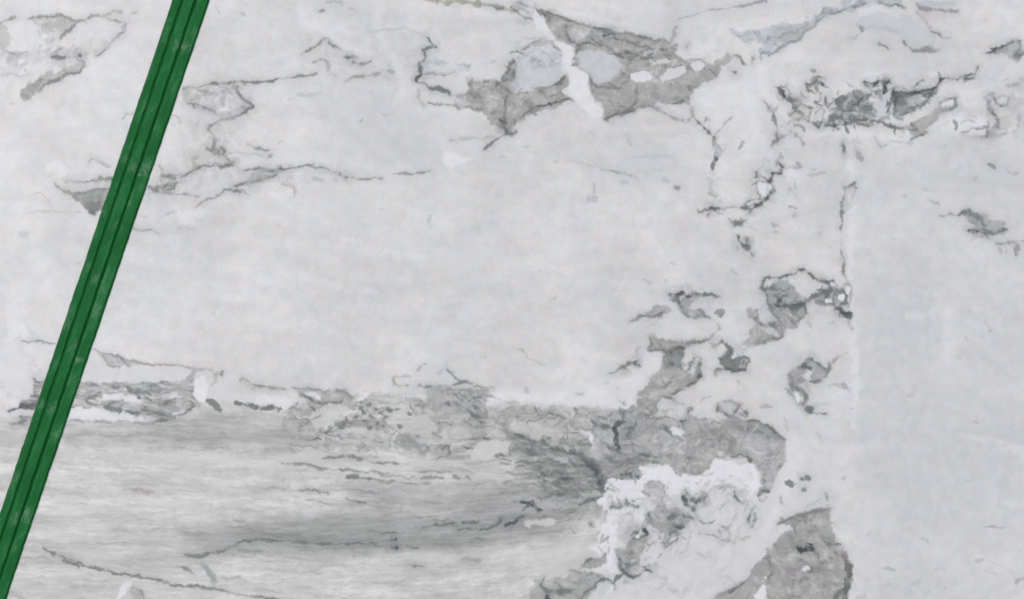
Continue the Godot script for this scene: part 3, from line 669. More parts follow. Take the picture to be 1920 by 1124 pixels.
func paint_upper_right() -> void:
	# the field beyond the upright seam is a shade greyer
	pg("s", 0.32, 10.0, [1608, 330, 1700, 300, 1960, 290, 2110, 300, 2110, 1250, 1606, 1250, 1612, 1090, 1606, 940, 1614, 700])
	# white webs
	pg("w", 0.45, 14.0, [1310, 190, 1350, 160, 1405, 165, 1425, 255, 1405, 300, 1362, 245, 1340, 250])
	for s in [
		["w", 0.6, 13.0, [1426, 120, 1434, 170, 1446, 212, 1470, 245]], ["w", 0.55, 14.0, [1400, 190, 1416, 240, 1438, 275, 1452, 300]], ["w", 0.6, 13.0, [1490, 250, 1560, 249, 1620, 247, 1680, 258, 1720, 268]],
		["w", 0.6, 16.0, [1740, 240, 1780, 216, 1826, 226, 1852, 244]], ["w", 0.5, 14.0, [1470, 296, 1498, 318, 1490, 360]], ["w", 0.55, 14.0, [1592, 262, 1596, 320, 1602, 390]], ["w", 0.5, 16.0, [1340, 70, 1320, 100, 1290, 112]],
		["w", 0.5, 18.0, [1290, 60, 1310, 90, 1350, 100]], ["w", 0.5, 16.0, [1400, 130, 1440, 122, 1500, 100]], ["w", 0.45, 18.0, [1780, 160, 1830, 180, 1880, 150]], ["w", 0.45, 14.0, [1355, 300, 1350, 340, 1360, 380]], ["w", 0.4, 14.0, [1450, 400, 1500, 430, 1560, 440]],
	]: ln(s[0], s[1], s[2], s[3], 6.0)
	# blue-grey band running in from the top
	pg("b", 0.85, 4.0, [1365, 56, 1400, 60, 1440, 52, 1470, 42, 1520, 38, 1545, 15, 1570, 5, 1600, -30, 1690, -30, 1690, 4, 1650, 5, 1622, 8, 1606, 15, 1596, 22, 1560, 28, 1530, 45, 1500, 70, 1480, 84, 1450, 100, 1440, 106, 1424, 96, 1430, 80, 1404, 76])
	pg("g", 0.5, 4.0, [1440, 66, 1470, 46, 1520, 42, 1500, 66, 1460, 82])
	worms([1400, 60, 1520, 40, 1600, 5, 1560, 30, 1480, 82, 1440, 100], 30, "dglbs", 10, 30, 2, 5, 0.25, 0.5, false, 0.3, -0.5)
	for s in [
		["d", 0.5, 4.0, [1440, 104, 1470, 86, 1500, 69, 1530, 46]], ["d", 0.55, 4.0, [1530, 42, 1550, 28, 1590, 15, 1620, 6]], ["d", 0.75, 5.0, [1648, 5, 1670, 10, 1688, 8, 1697, 14]],
		["p", 0.9, 6.0, [1716, 4, 1726, 14, 1740, 19, 1765, 18, 1796, 20]], ["b", 0.8, 10.0, [1725, 4, 1750, 8, 1790, 5]], ["d", 0.6, 4.0, [1425, 110, 1431, 100, 1442, 97]],
		["d", 0.7, 6.0, [1408, 115, 1412, 106]], ["g", 0.6, 6.0, [1366, 112, 1372, 104, 1380, 108]],
	]: ln(s[0], s[1], s[2], s[3])
	pg("s", 0.9, 4.0, [1606, 35, 1625, 22, 1660, 26, 1700, 30, 1730, 45, 1748, 65, 1745, 88, 1720, 92, 1695, 72, 1660, 55, 1612, 52])
	pg("w", 0.6, 4.0, [1610, 18, 1640, 8, 1655, 12, 1668, 22, 1640, 24, 1612, 32])
	for s in [
		["b", 0.95, 7.0, [1608, 43, 1616, 55, 1640, 50, 1662, 53, 1690, 61]], ["d", 0.45, 5.0, [1612, 48, 1618, 56]], ["d", 0.6, 6.0, [1650, 84, 1664, 88]], ["g", 0.5, 5.0, [1598, 74, 1608, 68]],
		["d", 0.6, 7.0, [1696, 76, 1704, 86, 1716, 96, 1724, 96, 1738, 91, 1760, 93]], ["d", 0.7, 5.0, [1748, 60, 1760, 66, 1770, 70, 1778, 70]], ["g", 0.7, 4.0, [1752, 66, 1749, 80, 1750, 92]], ["g", 0.6, 5.0, [1720, 22, 1736, 38, 1745, 52]],
		["d", 0.55, 5.0, [1521, 134, 1526, 132]],
	]: ln(s[0], s[1], s[2], s[3])
	pg("g", 0.85, 2.5, [1852, 99, 1868, 90, 1884, 84, 1898, 78, 1912, 74, 1914, 88, 1924, 98, 1908, 114, 1894, 111, 1884, 100, 1872, 97])
	ln("k", 0.85, 6.0, [1852, 99, 1868, 91, 1884, 85, 1900, 78]); ln("d", 0.7, 5.0, [1910, 76, 1912, 90, 1904, 104]); ln("d", 0.8, 5.0, [1906, 106, 1916, 100, 1935, 95])
	pg("l", 0.6, 8.0, [1896, 152, 1925, 145, 2100, 150, 2100, 260, 1925, 262, 1888, 248, 1882, 222, 1896, 192])
	# dark cluster
	pg("d", 0.8, 2.5, [1565, 186, 1580, 178, 1600, 165, 1622, 176, 1636, 205, 1646, 215, 1632, 224, 1600, 227, 1570, 225, 1548, 236, 1558, 215, 1568, 203])
	pg("g", 0.6, 3.0, [1580, 176, 1600, 166, 1625, 172, 1638, 195, 1640, 212, 1620, 200, 1600, 190])
	pg("d", 0.8, 2.5, [1674, 172, 1700, 172, 1730, 168, 1756, 162, 1750, 180, 1734, 195, 1716, 205, 1702, 214, 1692, 226, 1676, 212, 1672, 190])
	pg("l", 0.8, 3.0, [1696, 184, 1722, 178, 1738, 182, 1728, 196, 1706, 200])
	pg("g", 0.75, 3.5, [1674, 200, 1698, 196, 1706, 210, 1694, 226, 1678, 218])
	pg("t", 0.75, 3.0, [1688, 236, 1720, 225, 1745, 212, 1768, 196, 1774, 205, 1750, 228, 1735, 246, 1715, 256, 1695, 250])
	worms([1560, 175, 1640, 170, 1645, 225, 1550, 235], 50, "kkdlwnb", 6, 20, 2, 5, 0.4, 0.7, false, 1.1)
	worms([1672, 165, 1755, 160, 1730, 200, 1690, 225], 26, "kdlwg", 6, 18, 2, 5, 0.35, 0.65, false, 0.8)
	pg("s", 0.95, 3.0, [1640, 195, 1650, 184, 1664, 182, 1674, 195, 1672, 215, 1660, 226, 1645, 220, 1638, 208])
	bl("w", 0.5, 1672, 222, 12, 8, 4.0)
	for s in [
		["k", 0.85, 5.0, [1620, 154, 1632, 158, 1640, 158, 1652, 153, 1674, 158]], ["k", 0.95, 8.0, [1657, 162, 1659, 172]], ["d", 0.8, 5.0, [1624, 158, 1632, 168, 1644, 172]],
		["k", 0.9, 7.0, [1676, 170, 1682, 182, 1678, 196]], ["k", 0.8, 6.0, [1678, 174, 1700, 176, 1724, 172, 1746, 168, 1756, 160]], ["d", 0.85, 6.0, [1716, 160, 1724, 152, 1732, 150]],
		["k", 0.75, 4.5, [1756, 160, 1762, 150, 1778, 148, 1795, 147, 1812, 140, 1828, 138, 1832, 126]], ["u", 0.8, 6.0, [1776, 148, 1782, 154, 1788, 148]], ["d", 0.7, 4.0, [1808, 146, 1815, 146]],
		["d", 0.85, 7.0, [1460, 164, 1464, 174, 1470, 180]], ["k", 0.75, 7.0, [1470, 178, 1482, 188, 1488, 198, 1498, 208, 1505, 212]], ["d", 0.8, 5.0, [1478, 184, 1498, 190, 1512, 198, 1524, 202]],
		["d", 0.85, 8.0, [1528, 152, 1514, 158, 1516, 168, 1530, 174]], ["t", 0.9, 7.0, [1520, 150, 1534, 146, 1548, 148]], ["d", 0.8, 8.0, [1546, 184, 1548, 194]], ["d", 0.85, 5.5, [1508, 222, 1524, 230, 1536, 236, 1542, 224, 1546, 206]],
		["d", 0.7, 4.0, [1548, 206, 1556, 198, 1562, 192]], ["w", 0.8, 6.0, [1548, 204, 1550, 212, 1544, 228]], ["y", 0.6, 7.0, [1490, 202, 1504, 208]],
		["d", 0.65, 4.5, [1432, 190, 1446, 205, 1454, 226, 1458, 244, 1456, 260, 1448, 273]], ["g", 0.6, 4.0, [1466, 240, 1480, 228, 1498, 222]], ["p", 0.7, 5.0, [1456, 262, 1474, 254, 1484, 246]], ["p", 0.75, 6.0, [1484, 245, 1494, 254, 1505, 270]], ["d", 0.6, 6.0, [1448, 273, 1456, 262]],
		["d", 0.75, 6.0, [1548, 235, 1570, 234, 1600, 230, 1628, 232, 1640, 226]], ["d", 0.8, 5.0, [1636, 226, 1658, 232, 1680, 240, 1704, 244, 1722, 242]], ["d", 0.75, 6.0, [1706, 262, 1718, 256, 1738, 248]], ["w", 0.9, 7.0, [1698, 244, 1702, 252]],
		["d", 0.75, 6.0, [1764, 192, 1776, 184, 1790, 186, 1792, 197, 1782, 204, 1768, 210]], ["g", 0.85, 7.0, [1766, 194, 1764, 206, 1752, 220, 1742, 232]], ["w", 0.9, 6.0, [1770, 198, 1784, 190]],
		["p", 0.85, 5.0, [1848, 188, 1856, 176, 1862, 174]], ["p", 0.85, 7.0, [1852, 188, 1854, 206, 1862, 214]], ["d", 0.7, 5.0, [1864, 182, 1866, 196, 1878, 200, 1890, 196, 1893, 184]], ["g", 0.5, 4.0, [1870, 182, 1880, 178, 1890, 182]],
		["d", 0.8, 8.0, [1862, 214, 1870, 226, 1872, 240, 1860, 248]], ["d", 0.7, 6.0, [1838, 256, 1852, 252, 1866, 248]], ["g", 0.5, 6.0, [1808, 254, 1830, 256]], ["p", 0.5, 7.0, [1888, 162, 1900, 158, 1910, 156]],
		["p", 0.5, 5.0, [1818, 214, 1824, 226]], ["u", 0.45, 4.0, [1820, 216, 1830, 220]], ["g", 0.7, 4.0, [1640, 256, 1645, 272, 1654, 277, 1664, 268]], ["d", 0.5, 7.0, [1582, 274, 1583, 280]], ["b", 0.9, 9.0, [1605, 262, 1614, 268]], ["g", 0.4, 4.0, [1670, 262, 1700, 266, 1712, 268]],
	]: ln(s[0], s[1], s[2], s[3])
	pg("g", 0.8, 3.0, [1848, 250, 1862, 240, 1870, 224, 1880, 248, 1874, 258, 1842, 258])
	pg("w", 0.6, 5.0, [1770, 225, 1800, 212, 1845, 215, 1860, 235, 1840, 250, 1790, 250, 1760, 245])
	pg("w", 0.45, 7.0, [1800, 170, 1840, 165, 1850, 200, 1820, 205, 1800, 195])
	worms([1450, 145, 1560, 140, 1565, 235, 1500, 240, 1440, 215], 46, "kddwwgs", 10, 34, 2, 6, 0.4, 0.8, false, 0.9, 0.4)
	worms([1735, 135, 1850, 130, 1890, 190, 1880, 258, 1720, 258], 34, "dgwwlk", 10, 36, 2, 7, 0.3, 0.7, false, 0.9, -0.3)
	worms([1590, 150, 1760, 150, 1740, 245, 1560, 240], 40, "kkddwn", 8, 26, 2, 6, 0.4, 0.75, false, 0.9)
	worms([1310, 270, 1480, 260, 1500, 400, 1400, 470, 1320, 400], 34, "gldws", 8, 26, 2, 5, 0.3, 0.6, false, 0.9, 1.2)
	# ring of dark seams left of the upright seam
	for s in [
		["k", 0.8, 9.0, [1344, 288, 1341, 304, 1334, 318]], ["b", 0.9, 9.0, [1340, 276, 1350, 282, 1344, 292]], ["b", 0.85, 10.0, [1325, 334, 1332, 342, 1334, 356]], ["g", 0.8, 8.0, [1330, 364, 1340, 366]],
		["d", 0.6, 4.0, [1308, 394, 1325, 395]], ["k", 0.75, 6.0, [1324, 395, 1334, 393, 1346, 391]], ["d", 0.55, 4.0, [1346, 391, 1370, 390, 1390, 389]], ["d", 0.85, 7.0, [1390, 389, 1404, 388, 1416, 382]],
		["k", 0.85, 6.0, [1406, 394, 1418, 386, 1428, 378, 1440, 370, 1446, 358]], ["d", 0.7, 5.0, [1406, 378, 1416, 372, 1426, 372, 1436, 376]], ["d", 0.7, 7.0, [1410, 348, 1420, 344, 1432, 342]], ["d", 0.75, 5.0, [1416, 324, 1420, 332, 1434, 330, 1442, 342]],
		["d", 0.75, 4.5, [1420, 348, 1420, 360, 1426, 370]], ["k", 0.8, 6.0, [1440, 352, 1444, 338, 1450, 326, 1464, 322, 1470, 314, 1464, 306]], ["d", 0.6, 5.0, [1464, 306, 1458, 302, 1456, 310]], ["u", 0.5, 4.0, [1472, 316, 1492, 314]],
		["d", 0.6, 5.0, [1366, 411, 1376, 416, 1392, 420]], ["d", 0.55, 4.0, [1376, 424, 1382, 416, 1396, 414]], ["k", 0.8, 7.0, [1384, 444, 1389, 456, 1396, 461]], ["d", 0.8, 8.0, [1390, 459, 1400, 466, 1410, 476]], ["d", 0.6, 4.0, [1396, 460, 1400, 450]],
		["p", 0.6, 7.0, [1497, 305, 1500, 310]], ["p", 0.5, 5.0, [1515, 328, 1535, 327, 1548, 326]], ["g", 0.55, 5.0, [1524, 315, 1530, 318]], ["g", 0.7, 6.0, [1490, 344, 1492, 360, 1494, 370]], ["g", 0.5, 6.0, [1480, 352, 1478, 360]], ["p", 0.5, 4.0, [1487, 398, 1488, 408]],
		["p", 0.5, 7.0, [1448, 422, 1458, 420]], ["n", 0.4, 6.0, [1450, 436, 1460, 436]], ["g", 0.6, 5.0, [1533, 440, 1540, 435]], ["g", 0.4, 4.0, [1552, 463, 1556, 461]],
		["d", 0.7, 5.0, [1582, 268, 1583, 284]], ["p", 0.8, 7.0, [1607, 285, 1612, 292, 1617, 300]], ["b", 0.7, 6.0, [1602, 264, 1606, 280]],
		["d", 0.75, 5.0, [1584, 349, 1594, 350, 1602, 342, 1604, 354]], ["d", 0.75, 5.0, [1584, 349, 1582, 368, 1580, 388, 1578, 410, 1578, 432]], ["d", 0.55, 4.0, [1580, 470, 1581, 490, 1584, 512]], ["d", 0.5, 5.0, [1581, 494, 1583, 508]], ["g", 0.6, 4.0, [1584, 514, 1590, 532]],
		["g", 0.4, 3.0, [1578, 432, 1579, 470]],
	]: ln(s[0], s[1], s[2], s[3])
	bl("w", 0.9, 1432, 354, 10, 10, 3.0)
	bl("w", 0.6, 1488, 330, 12, 8, 5.0)
	bl("w", 0.5, 1476, 320, 10, 5, 4.0)
	pg("l", 0.6, 3.0, [1584, 349, 1606, 346, 1602, 370, 1590, 384, 1582, 392])
	# right: little whale-shaped patch and dashes
	pg("g", 0.75, 3.0, [1798, 400, 1815, 395, 1845, 403, 1870, 412, 1888, 418, 1886, 434, 1878, 440, 1855, 438, 1840, 432, 1832, 424, 1815, 414])
	for s in [
		["d", 0.6, 8.0, [1796, 402, 1812, 398, 1828, 402, 1842, 414, 1848, 422]], ["d", 0.65, 4.0, [1764, 404, 1785, 403, 1800, 400, 1818, 397]], ["k", 0.85, 7.0, [1815, 433, 1825, 430, 1836, 432]],
		["d", 0.75, 6.0, [1836, 434, 1848, 438, 1866, 437, 1878, 434, 1886, 428]], ["d", 0.6, 4.0, [1826, 426, 1846, 430, 1862, 436]], ["p", 0.7, 4.0, [1816, 424, 1822, 430]], ["d", 0.7, 4.0, [1838, 436, 1840, 444]], ["d", 0.55, 4.0, [1848, 440, 1852, 446]],
		["d", 0.65, 6.0, [1852, 307, 1858, 310, 1866, 315]], ["g", 0.7, 5.0, [1886, 320, 1898, 326, 1908, 323]], ["d", 0.55, 5.0, [1825, 335, 1829, 336]], ["g", 0.7, 4.0, [1744, 374, 1756, 380, 1760, 385]], ["g", 0.4, 4.0, [1725, 354, 1755, 361]], ["g", 0.5, 4.0, [1697, 366, 1702, 367]],
		["d", 0.55, 4.0, [1868, 456, 1890, 455, 1925, 451]], ["p", 0.85, 7.0, [1905, 456, 1906, 466, 1907, 476]], ["g", 0.7, 5.0, [1872, 462, 1876, 472]], ["g", 0.6, 5.0, [1886, 460, 1888, 474]],
		["w", 0.55, 13.0, [1596, 392, 1594, 470, 1598, 560, 1602, 640, 1604, 720, 1600, 800]],
	]: ln(s[0], s[1], s[2], s[3])
	pg("s", 0.6, 48.0, [1640, 520, 1760, 540, 1780, 640, 1740, 690, 1640, 690, 1625, 600])
	pg("s", 0.5, 60.0, [1680, 740, 1880, 740, 1920, 900, 1900, 1000, 1700, 1000, 1640, 860])
	pg("w", 0.45, 10.0, [1760, 560, 1790, 590, 1800, 640, 1780, 690, 1760, 670, 1768, 620])
	pg("s", 0.45, 34.0, [1620, 300, 1800, 300, 1900, 340, 1860, 370, 1700, 350, 1620, 330])


func paint_lower_right() -> void:
	# white heal between the upper field and the banded zone
	pg("w", 0.6, 7.0, [912, 742, 935, 731, 1000, 735, 1080, 730, 1130, 716, 1180, 704, 1214, 664, 1242, 660, 1240, 688, 1216, 714, 1196, 750, 1166, 767, 1140, 774, 1118, 762, 1080, 760, 1040, 758, 1000, 757, 965, 751, 935, 757, 910, 763])
	# tail and hook
	pg("p", 0.5, 2.5, [1178, 603, 1200, 590, 1218, 587, 1225, 574, 1233, 572, 1246, 575, 1262, 577, 1255, 586, 1243, 593, 1225, 595, 1200, 596])
	pg("g", 0.92, 2.5, [1270, 560, 1285, 556, 1295, 547, 1303, 544, 1310, 550, 1312, 558, 1302, 565, 1291, 576, 1300, 580, 1316, 580, 1326, 590, 1337, 597, 1300, 596, 1280, 590, 1272, 582, 1271, 570])
	for s in [
		["n", 0.75, 8.0, [1228, 577, 1224, 586, 1222, 591]], ["d", 0.75, 5.0, [1198, 594, 1216, 592, 1240, 591, 1246, 587]], ["k", 0.85, 7.0, [1256, 550, 1268, 552, 1280, 548, 1284, 555, 1292, 557]], ["d", 0.85, 9.0, [1258, 554, 1266, 560, 1272, 566]],
		["b", 0.6, 5.0, [1256, 566, 1262, 556]], ["d", 0.85, 8.0, [1306, 550, 1314, 553, 1326, 552, 1335, 551]], ["d", 0.75, 5.0, [1334, 553, 1342, 556, 1348, 559]], ["d", 0.55, 9.0, [1273, 566, 1276, 576, 1279, 586]], ["d", 0.5, 8.0, [1310, 582, 1318, 588, 1328, 594]],
		["d", 0.65, 12.0, [1346, 586, 1351, 588]], ["g", 0.75, 4.0, [1344, 606, 1350, 614, 1344, 622, 1334, 628, 1326, 638]], ["p", 0.6, 3.0, [1180, 600, 1192, 594]],
		["y", 0.7, 4.0, [1216, 634, 1226, 630, 1236, 640]], ["g", 0.4, 5.0, [1258, 492, 1264, 498]], ["g", 0.4, 6.0, [1206, 524, 1218, 530]], ["g", 0.4, 6.0, [1371, 508, 1380, 512]],
	]: ln(s[0], s[1], s[2], s[3])
	# ringed cluster
	pg("g", 0.92, 2.5, [1438, 545, 1455, 535, 1480, 534, 1496, 548, 1500, 560, 1512, 559, 1530, 552, 1545, 544, 1562, 540, 1578, 548, 1574, 564, 1560, 573, 1540, 571, 1528, 564, 1516, 566, 1510, 580, 1513, 592, 1500, 600, 1497, 613, 1474, 616, 1465, 606, 1455, 596, 1446, 576, 1438, 565])
	pg("t", 0.9, 2.5, [1375, 650, 1400, 640, 1405, 620, 1415, 604, 1430, 604, 1446, 600, 1462, 605, 1468, 616, 1470, 625, 1466, 633, 1450, 640, 1432, 646, 1400, 651])
	worms([1440, 540, 1500, 545, 1510, 590, 1480, 612, 1450, 590], 40, "kddlwcy", 5, 16, 2, 5, 0.35, 0.65, false, 1.1)
	worms([1530, 540, 1590, 535, 1590, 580, 1540, 570], 16, "kdw", 6, 14, 2, 4, 0.3, 0.6, false, 1.1)
	pg("x", 0.95, 2.5, [1493, 520, 1508, 514, 1526, 525, 1534, 540, 1530, 552, 1510, 556, 1493, 546])
	pg("s", 0.95, 1.8, [1424, 612, 1440, 611, 1455, 619, 1461, 630, 1446, 628])
	bl("s", 0.95, 1432, 585, 12, 13, 2.5)
	bl("w", 0.9, 1443, 528, 11, 4, 2.0); bl("w", 0.8, 1480, 527, 13, 4, 2.0)
	for s in [
		["d", 0.85, 4.5, [1428, 536, 1430, 526, 1436, 520, 1450, 520, 1462, 523, 1475, 517]], ["k", 0.8, 4.5, [1475, 517, 1488, 513, 1500, 507, 1507, 504]], ["d", 0.9, 5.0, [1507, 505, 1516, 511, 1526, 520, 1538, 527, 1550, 531]],
		["d", 0.85, 8.0, [1424, 540, 1434, 543, 1446, 540, 1452, 535]], ["n", 0.6, 7.0, [1452, 534, 1464, 531, 1476, 533, 1490, 538]], ["d", 0.8, 6.0, [1437, 553, 1440, 568, 1448, 579, 1452, 590]], ["n", 0.7, 8.0, [1446, 576, 1452, 588, 1456, 597]], ["d", 0.75, 5.0, [1456, 596, 1462, 604, 1466, 609]],
		["k", 0.75, 8.0, [1470, 574, 1480, 571, 1495, 573, 1508, 569]], ["d", 0.85, 6.0, [1474, 578, 1486, 577, 1498, 578]], ["d", 0.8, 6.0, [1510, 576, 1512, 588]], ["k", 0.7, 7.0, [1460, 562, 1464, 563]], ["k", 0.6, 6.0, [1456, 571, 1460, 572]], ["d", 0.8, 6.0, [1470, 556, 1477, 553]],
		["d", 0.85, 8.0, [1510, 562, 1524, 557, 1540, 553, 1552, 548]], ["d", 0.8, 9.0, [1536, 543, 1548, 550, 1556, 548]], ["d", 0.8, 8.0, [1534, 566, 1546, 569, 1560, 566]], ["d", 0.85, 4.5, [1550, 531, 1560, 528, 1569, 534, 1573, 543, 1560, 548, 1554, 538, 1552, 532]],
		["d", 0.85, 5.0, [1566, 546, 1578, 544, 1587, 553, 1585, 566, 1576, 573]], ["d", 0.85, 5.0, [1563, 552, 1563, 564, 1570, 575]], ["g", 0.9, 5.0, [1582, 533, 1590, 533, 1596, 546, 1596, 562, 1589, 571]], ["k", 0.8, 6.0, [1564, 572, 1574, 579, 1582, 585, 1590, 591]],
		["k", 0.95, 11.0, [1582, 591, 1588, 590]], ["d", 0.6, 6.0, [1578, 596, 1590, 594]], ["g", 0.75, 5.0, [1590, 598, 1595, 608, 1600, 618]], ["g", 0.55, 6.0, [1518, 606, 1522, 610]], ["g", 0.5, 6.0, [1550, 606, 1564, 604]],
		["p", 0.65, 9.0, [1404, 580, 1408, 592, 1414, 600]], ["d", 0.65, 8.0, [1416, 584, 1418, 598, 1428, 606]], ["d", 0.8, 7.0, [1444, 607, 1450, 611, 1456, 617]], ["p", 0.8, 7.0, [1464, 628, 1466, 620, 1472, 612]], ["d", 0.65, 5.0, [1432, 642, 1440, 636, 1456, 633, 1466, 631]],
		["d", 0.5, 5.0, [1484, 604, 1500, 598, 1510, 594]],
	]: ln(s[0], s[1], s[2], s[3])
	bl("w", 0.9, 1562, 537, 4, 3.5, 1.6); bl("w", 0.95, 1575, 556, 6, 5, 1.8, -0.8); bl("w", 0.9, 1553, 564, 7, 3, 1.6); bl("w", 0.8, 1590, 545, 3, 6, 1.6)
	pg("b", 0.5, 5.0, [1370, 655, 1400, 640, 1420, 650, 1395, 660, 1380, 670])
	# central stem
	pg("t", 0.95, 2.0, [1217, 632, 1230, 632, 1250, 640, 1275, 640, 1300, 636, 1320, 636, 1332, 634, 1320, 642, 1295, 646, 1286, 655, 1282, 670, 1278, 690, 1285, 700, 1296, 705, 1310, 698, 1310, 690, 1315, 706, 1300, 718, 1285, 726, 1270, 736, 1262, 740, 1242, 743, 1232, 756, 1230, 770, 1225, 780, 1206, 788, 1190, 790, 1190, 765, 1205, 735, 1215, 715, 1230, 695, 1240, 685, 1243, 666, 1245, 656, 1230, 655, 1218, 660, 1213, 650, 1222, 645])
	pg("d", 0.55, 3.0, [1245, 658, 1260, 648, 1284, 650, 1281, 668, 1274, 692, 1264, 684, 1248, 682, 1243, 676])
	pg("l", 0.6, 3.0, [1220, 738, 1245, 730, 1275, 722, 1262, 732, 1240, 742])
	pg("l", 0.5, 3.0, [1228, 715, 1245, 695, 1262, 692, 1258, 715, 1240, 724])
	worms([1215, 635, 1280, 645, 1275, 690, 1295, 705, 1230, 740, 1200, 780, 1200, 745, 1235, 690], 45, "ddlgp", 6, 22, 2, 5, 0.25, 0.5, false, 0.7, -0.6)
	for s in [
		["d", 0.6, 5.0, [1144, 698, 1156, 694, 1170, 690]], ["k", 0.75, 6.0, [1170, 690, 1178, 684, 1188, 680, 1194, 676]], ["d", 0.65, 5.0, [1190, 680, 1198, 684, 1202, 688]], ["y", 0.6, 5.0, [1172, 690, 1184, 684]], ["p", 0.4, 5.0, [1186, 672, 1192, 662, 1199, 652]],
		["d", 0.7, 5.0, [1217, 634, 1222, 645, 1216, 655, 1222, 660]], ["d", 0.7, 5.0, [1222, 658, 1236, 656, 1248, 660]], ["k", 0.6, 8.0, [1258, 660, 1270, 652, 1280, 655]], ["n", 0.7, 7.0, [1262, 668, 1266, 682, 1272, 690]], ["d", 0.7, 4.5, [1284, 645, 1300, 642, 1318, 640, 1332, 635]],
		["d", 0.7, 7.0, [1292, 694, 1296, 680, 1303, 671]], ["d", 0.8, 5.5, [1306, 667, 1313, 672, 1313, 690, 1312, 706]], ["n", 0.8, 6.0, [1310, 690, 1309, 702]], ["k", 0.75, 6.0, [1312, 706, 1302, 714, 1296, 718]], ["d", 0.7, 6.0, [1296, 718, 1288, 724]],
		["u", 0.85, 7.0, [1202, 738, 1212, 733]], ["d", 0.6, 4.0, [1218, 726, 1236, 727, 1250, 723, 1260, 717]], ["d", 0.7, 5.0, [1262, 738, 1272, 734, 1280, 733]], ["d", 0.75, 6.0, [1242, 744, 1256, 746, 1264, 750]], ["g", 0.85, 5.0, [1262, 750, 1272, 756, 1280, 759]],
		["d", 0.6, 4.0, [1232, 774, 1230, 762, 1234, 752]], ["y", 0.65, 5.0, [1244, 770, 1262, 768]], ["d", 0.75, 5.0, [1216, 802, 1226, 794, 1234, 786]], ["u", 0.8, 6.0, [1234, 785, 1246, 781, 1258, 785, 1266, 792]], ["d", 0.8, 8.0, [1204, 782, 1210, 780]],
		["k", 0.9, 7.0, [1280, 791, 1294, 790]], ["d", 0.75, 4.0, [1287, 780, 1289, 772, 1295, 766]], ["t", 0.95, 9.0, [1288, 780, 1298, 786, 1308, 795]], ["g", 0.75, 6.0, [1155, 730, 1160, 733]], ["u", 0.7, 4.5, [1158, 748, 1168, 754, 1172, 757]], ["g", 0.5, 5.0, [1078, 739, 1092, 736]],
		["g", 0.5, 5.0, [985, 728, 990, 736]],
	]: ln(s[0], s[1], s[2], s[3])
	# star-shaped cluster and the eye
	pg("d", 0.75, 2.2, [1347, 670, 1360, 666, 1366, 652, 1374, 662, 1371, 676, 1384, 668, 1405, 671, 1410, 677, 1402, 685, 1400, 697, 1370, 695, 1358, 690])
	pg("l", 0.7, 2.5, [1390, 676, 1402, 676, 1399, 690, 1384, 688])
	worms([1350, 668, 1405, 672, 1400, 696, 1358, 692], 16, "kkdny", 5, 14, 2, 4, 0.4, 0.7, false, 1.0)
	bl("w", 0.9, 1376, 668, 3.5, 7, 1.8, 0.4)
	for s in [
		["d", 0.8, 8.0, [1344, 648, 1352, 640, 1362, 648, 1368, 658, 1364, 668]], ["g", 0.7, 5.0, [1334, 642, 1338, 652, 1345, 648]], ["k", 0.6, 7.0, [1360, 690, 1376, 693, 1400, 694]], ["d", 0.7, 5.0, [1340, 698, 1350, 692, 1362, 692]], ["y", 0.5, 4.0, [1340, 696, 1342, 706]], ["g", 0.4, 6.0, [1382, 716, 1386, 720]],
		["g", 0.6, 4.0, [1314, 752, 1320, 746, 1332, 745]],
	]: ln(s[0], s[1], s[2], s[3])
	pg("l", 0.95, 2.5, [1345, 756, 1360, 751, 1376, 754, 1391, 764, 1402, 775, 1399, 784, 1385, 787, 1370, 786, 1355, 776, 1345, 766])
	bl("s", 0.9, 1366, 766, 9, 6, 2.5, 0.3); bl("w", 0.7, 1391, 768, 5, 3, 1.6)
	for s in [
		["d", 0.7, 7.0, [1345, 757, 1350, 768, 1360, 778, 1370, 784]], ["u", 0.6, 5.0, [1358, 752, 1372, 753, 1386, 760, 1398, 772]], ["d", 0.65, 5.0, [1384, 761, 1378, 772, 1374, 780]], ["p", 0.9, 9.0, [1372, 782, 1384, 785]], ["d", 0.7, 5.0, [1398, 770, 1400, 780]],
	]: ln(s[0], s[1], s[2], s[3])
	# P-shaped cluster
	pg("g", 0.92, 2.5, [1479, 702, 1490, 690, 1505, 680, 1520, 671, 1528, 677, 1540, 690, 1550, 695, 1556, 684, 1552, 705, 1540, 716, 1524, 718, 1518, 705, 1523, 696, 1510, 692, 1505, 700, 1500, 712, 1496, 724, 1510, 734, 1517, 746, 1510, 757, 1508, 745, 1495, 735, 1484, 736, 1476, 720])
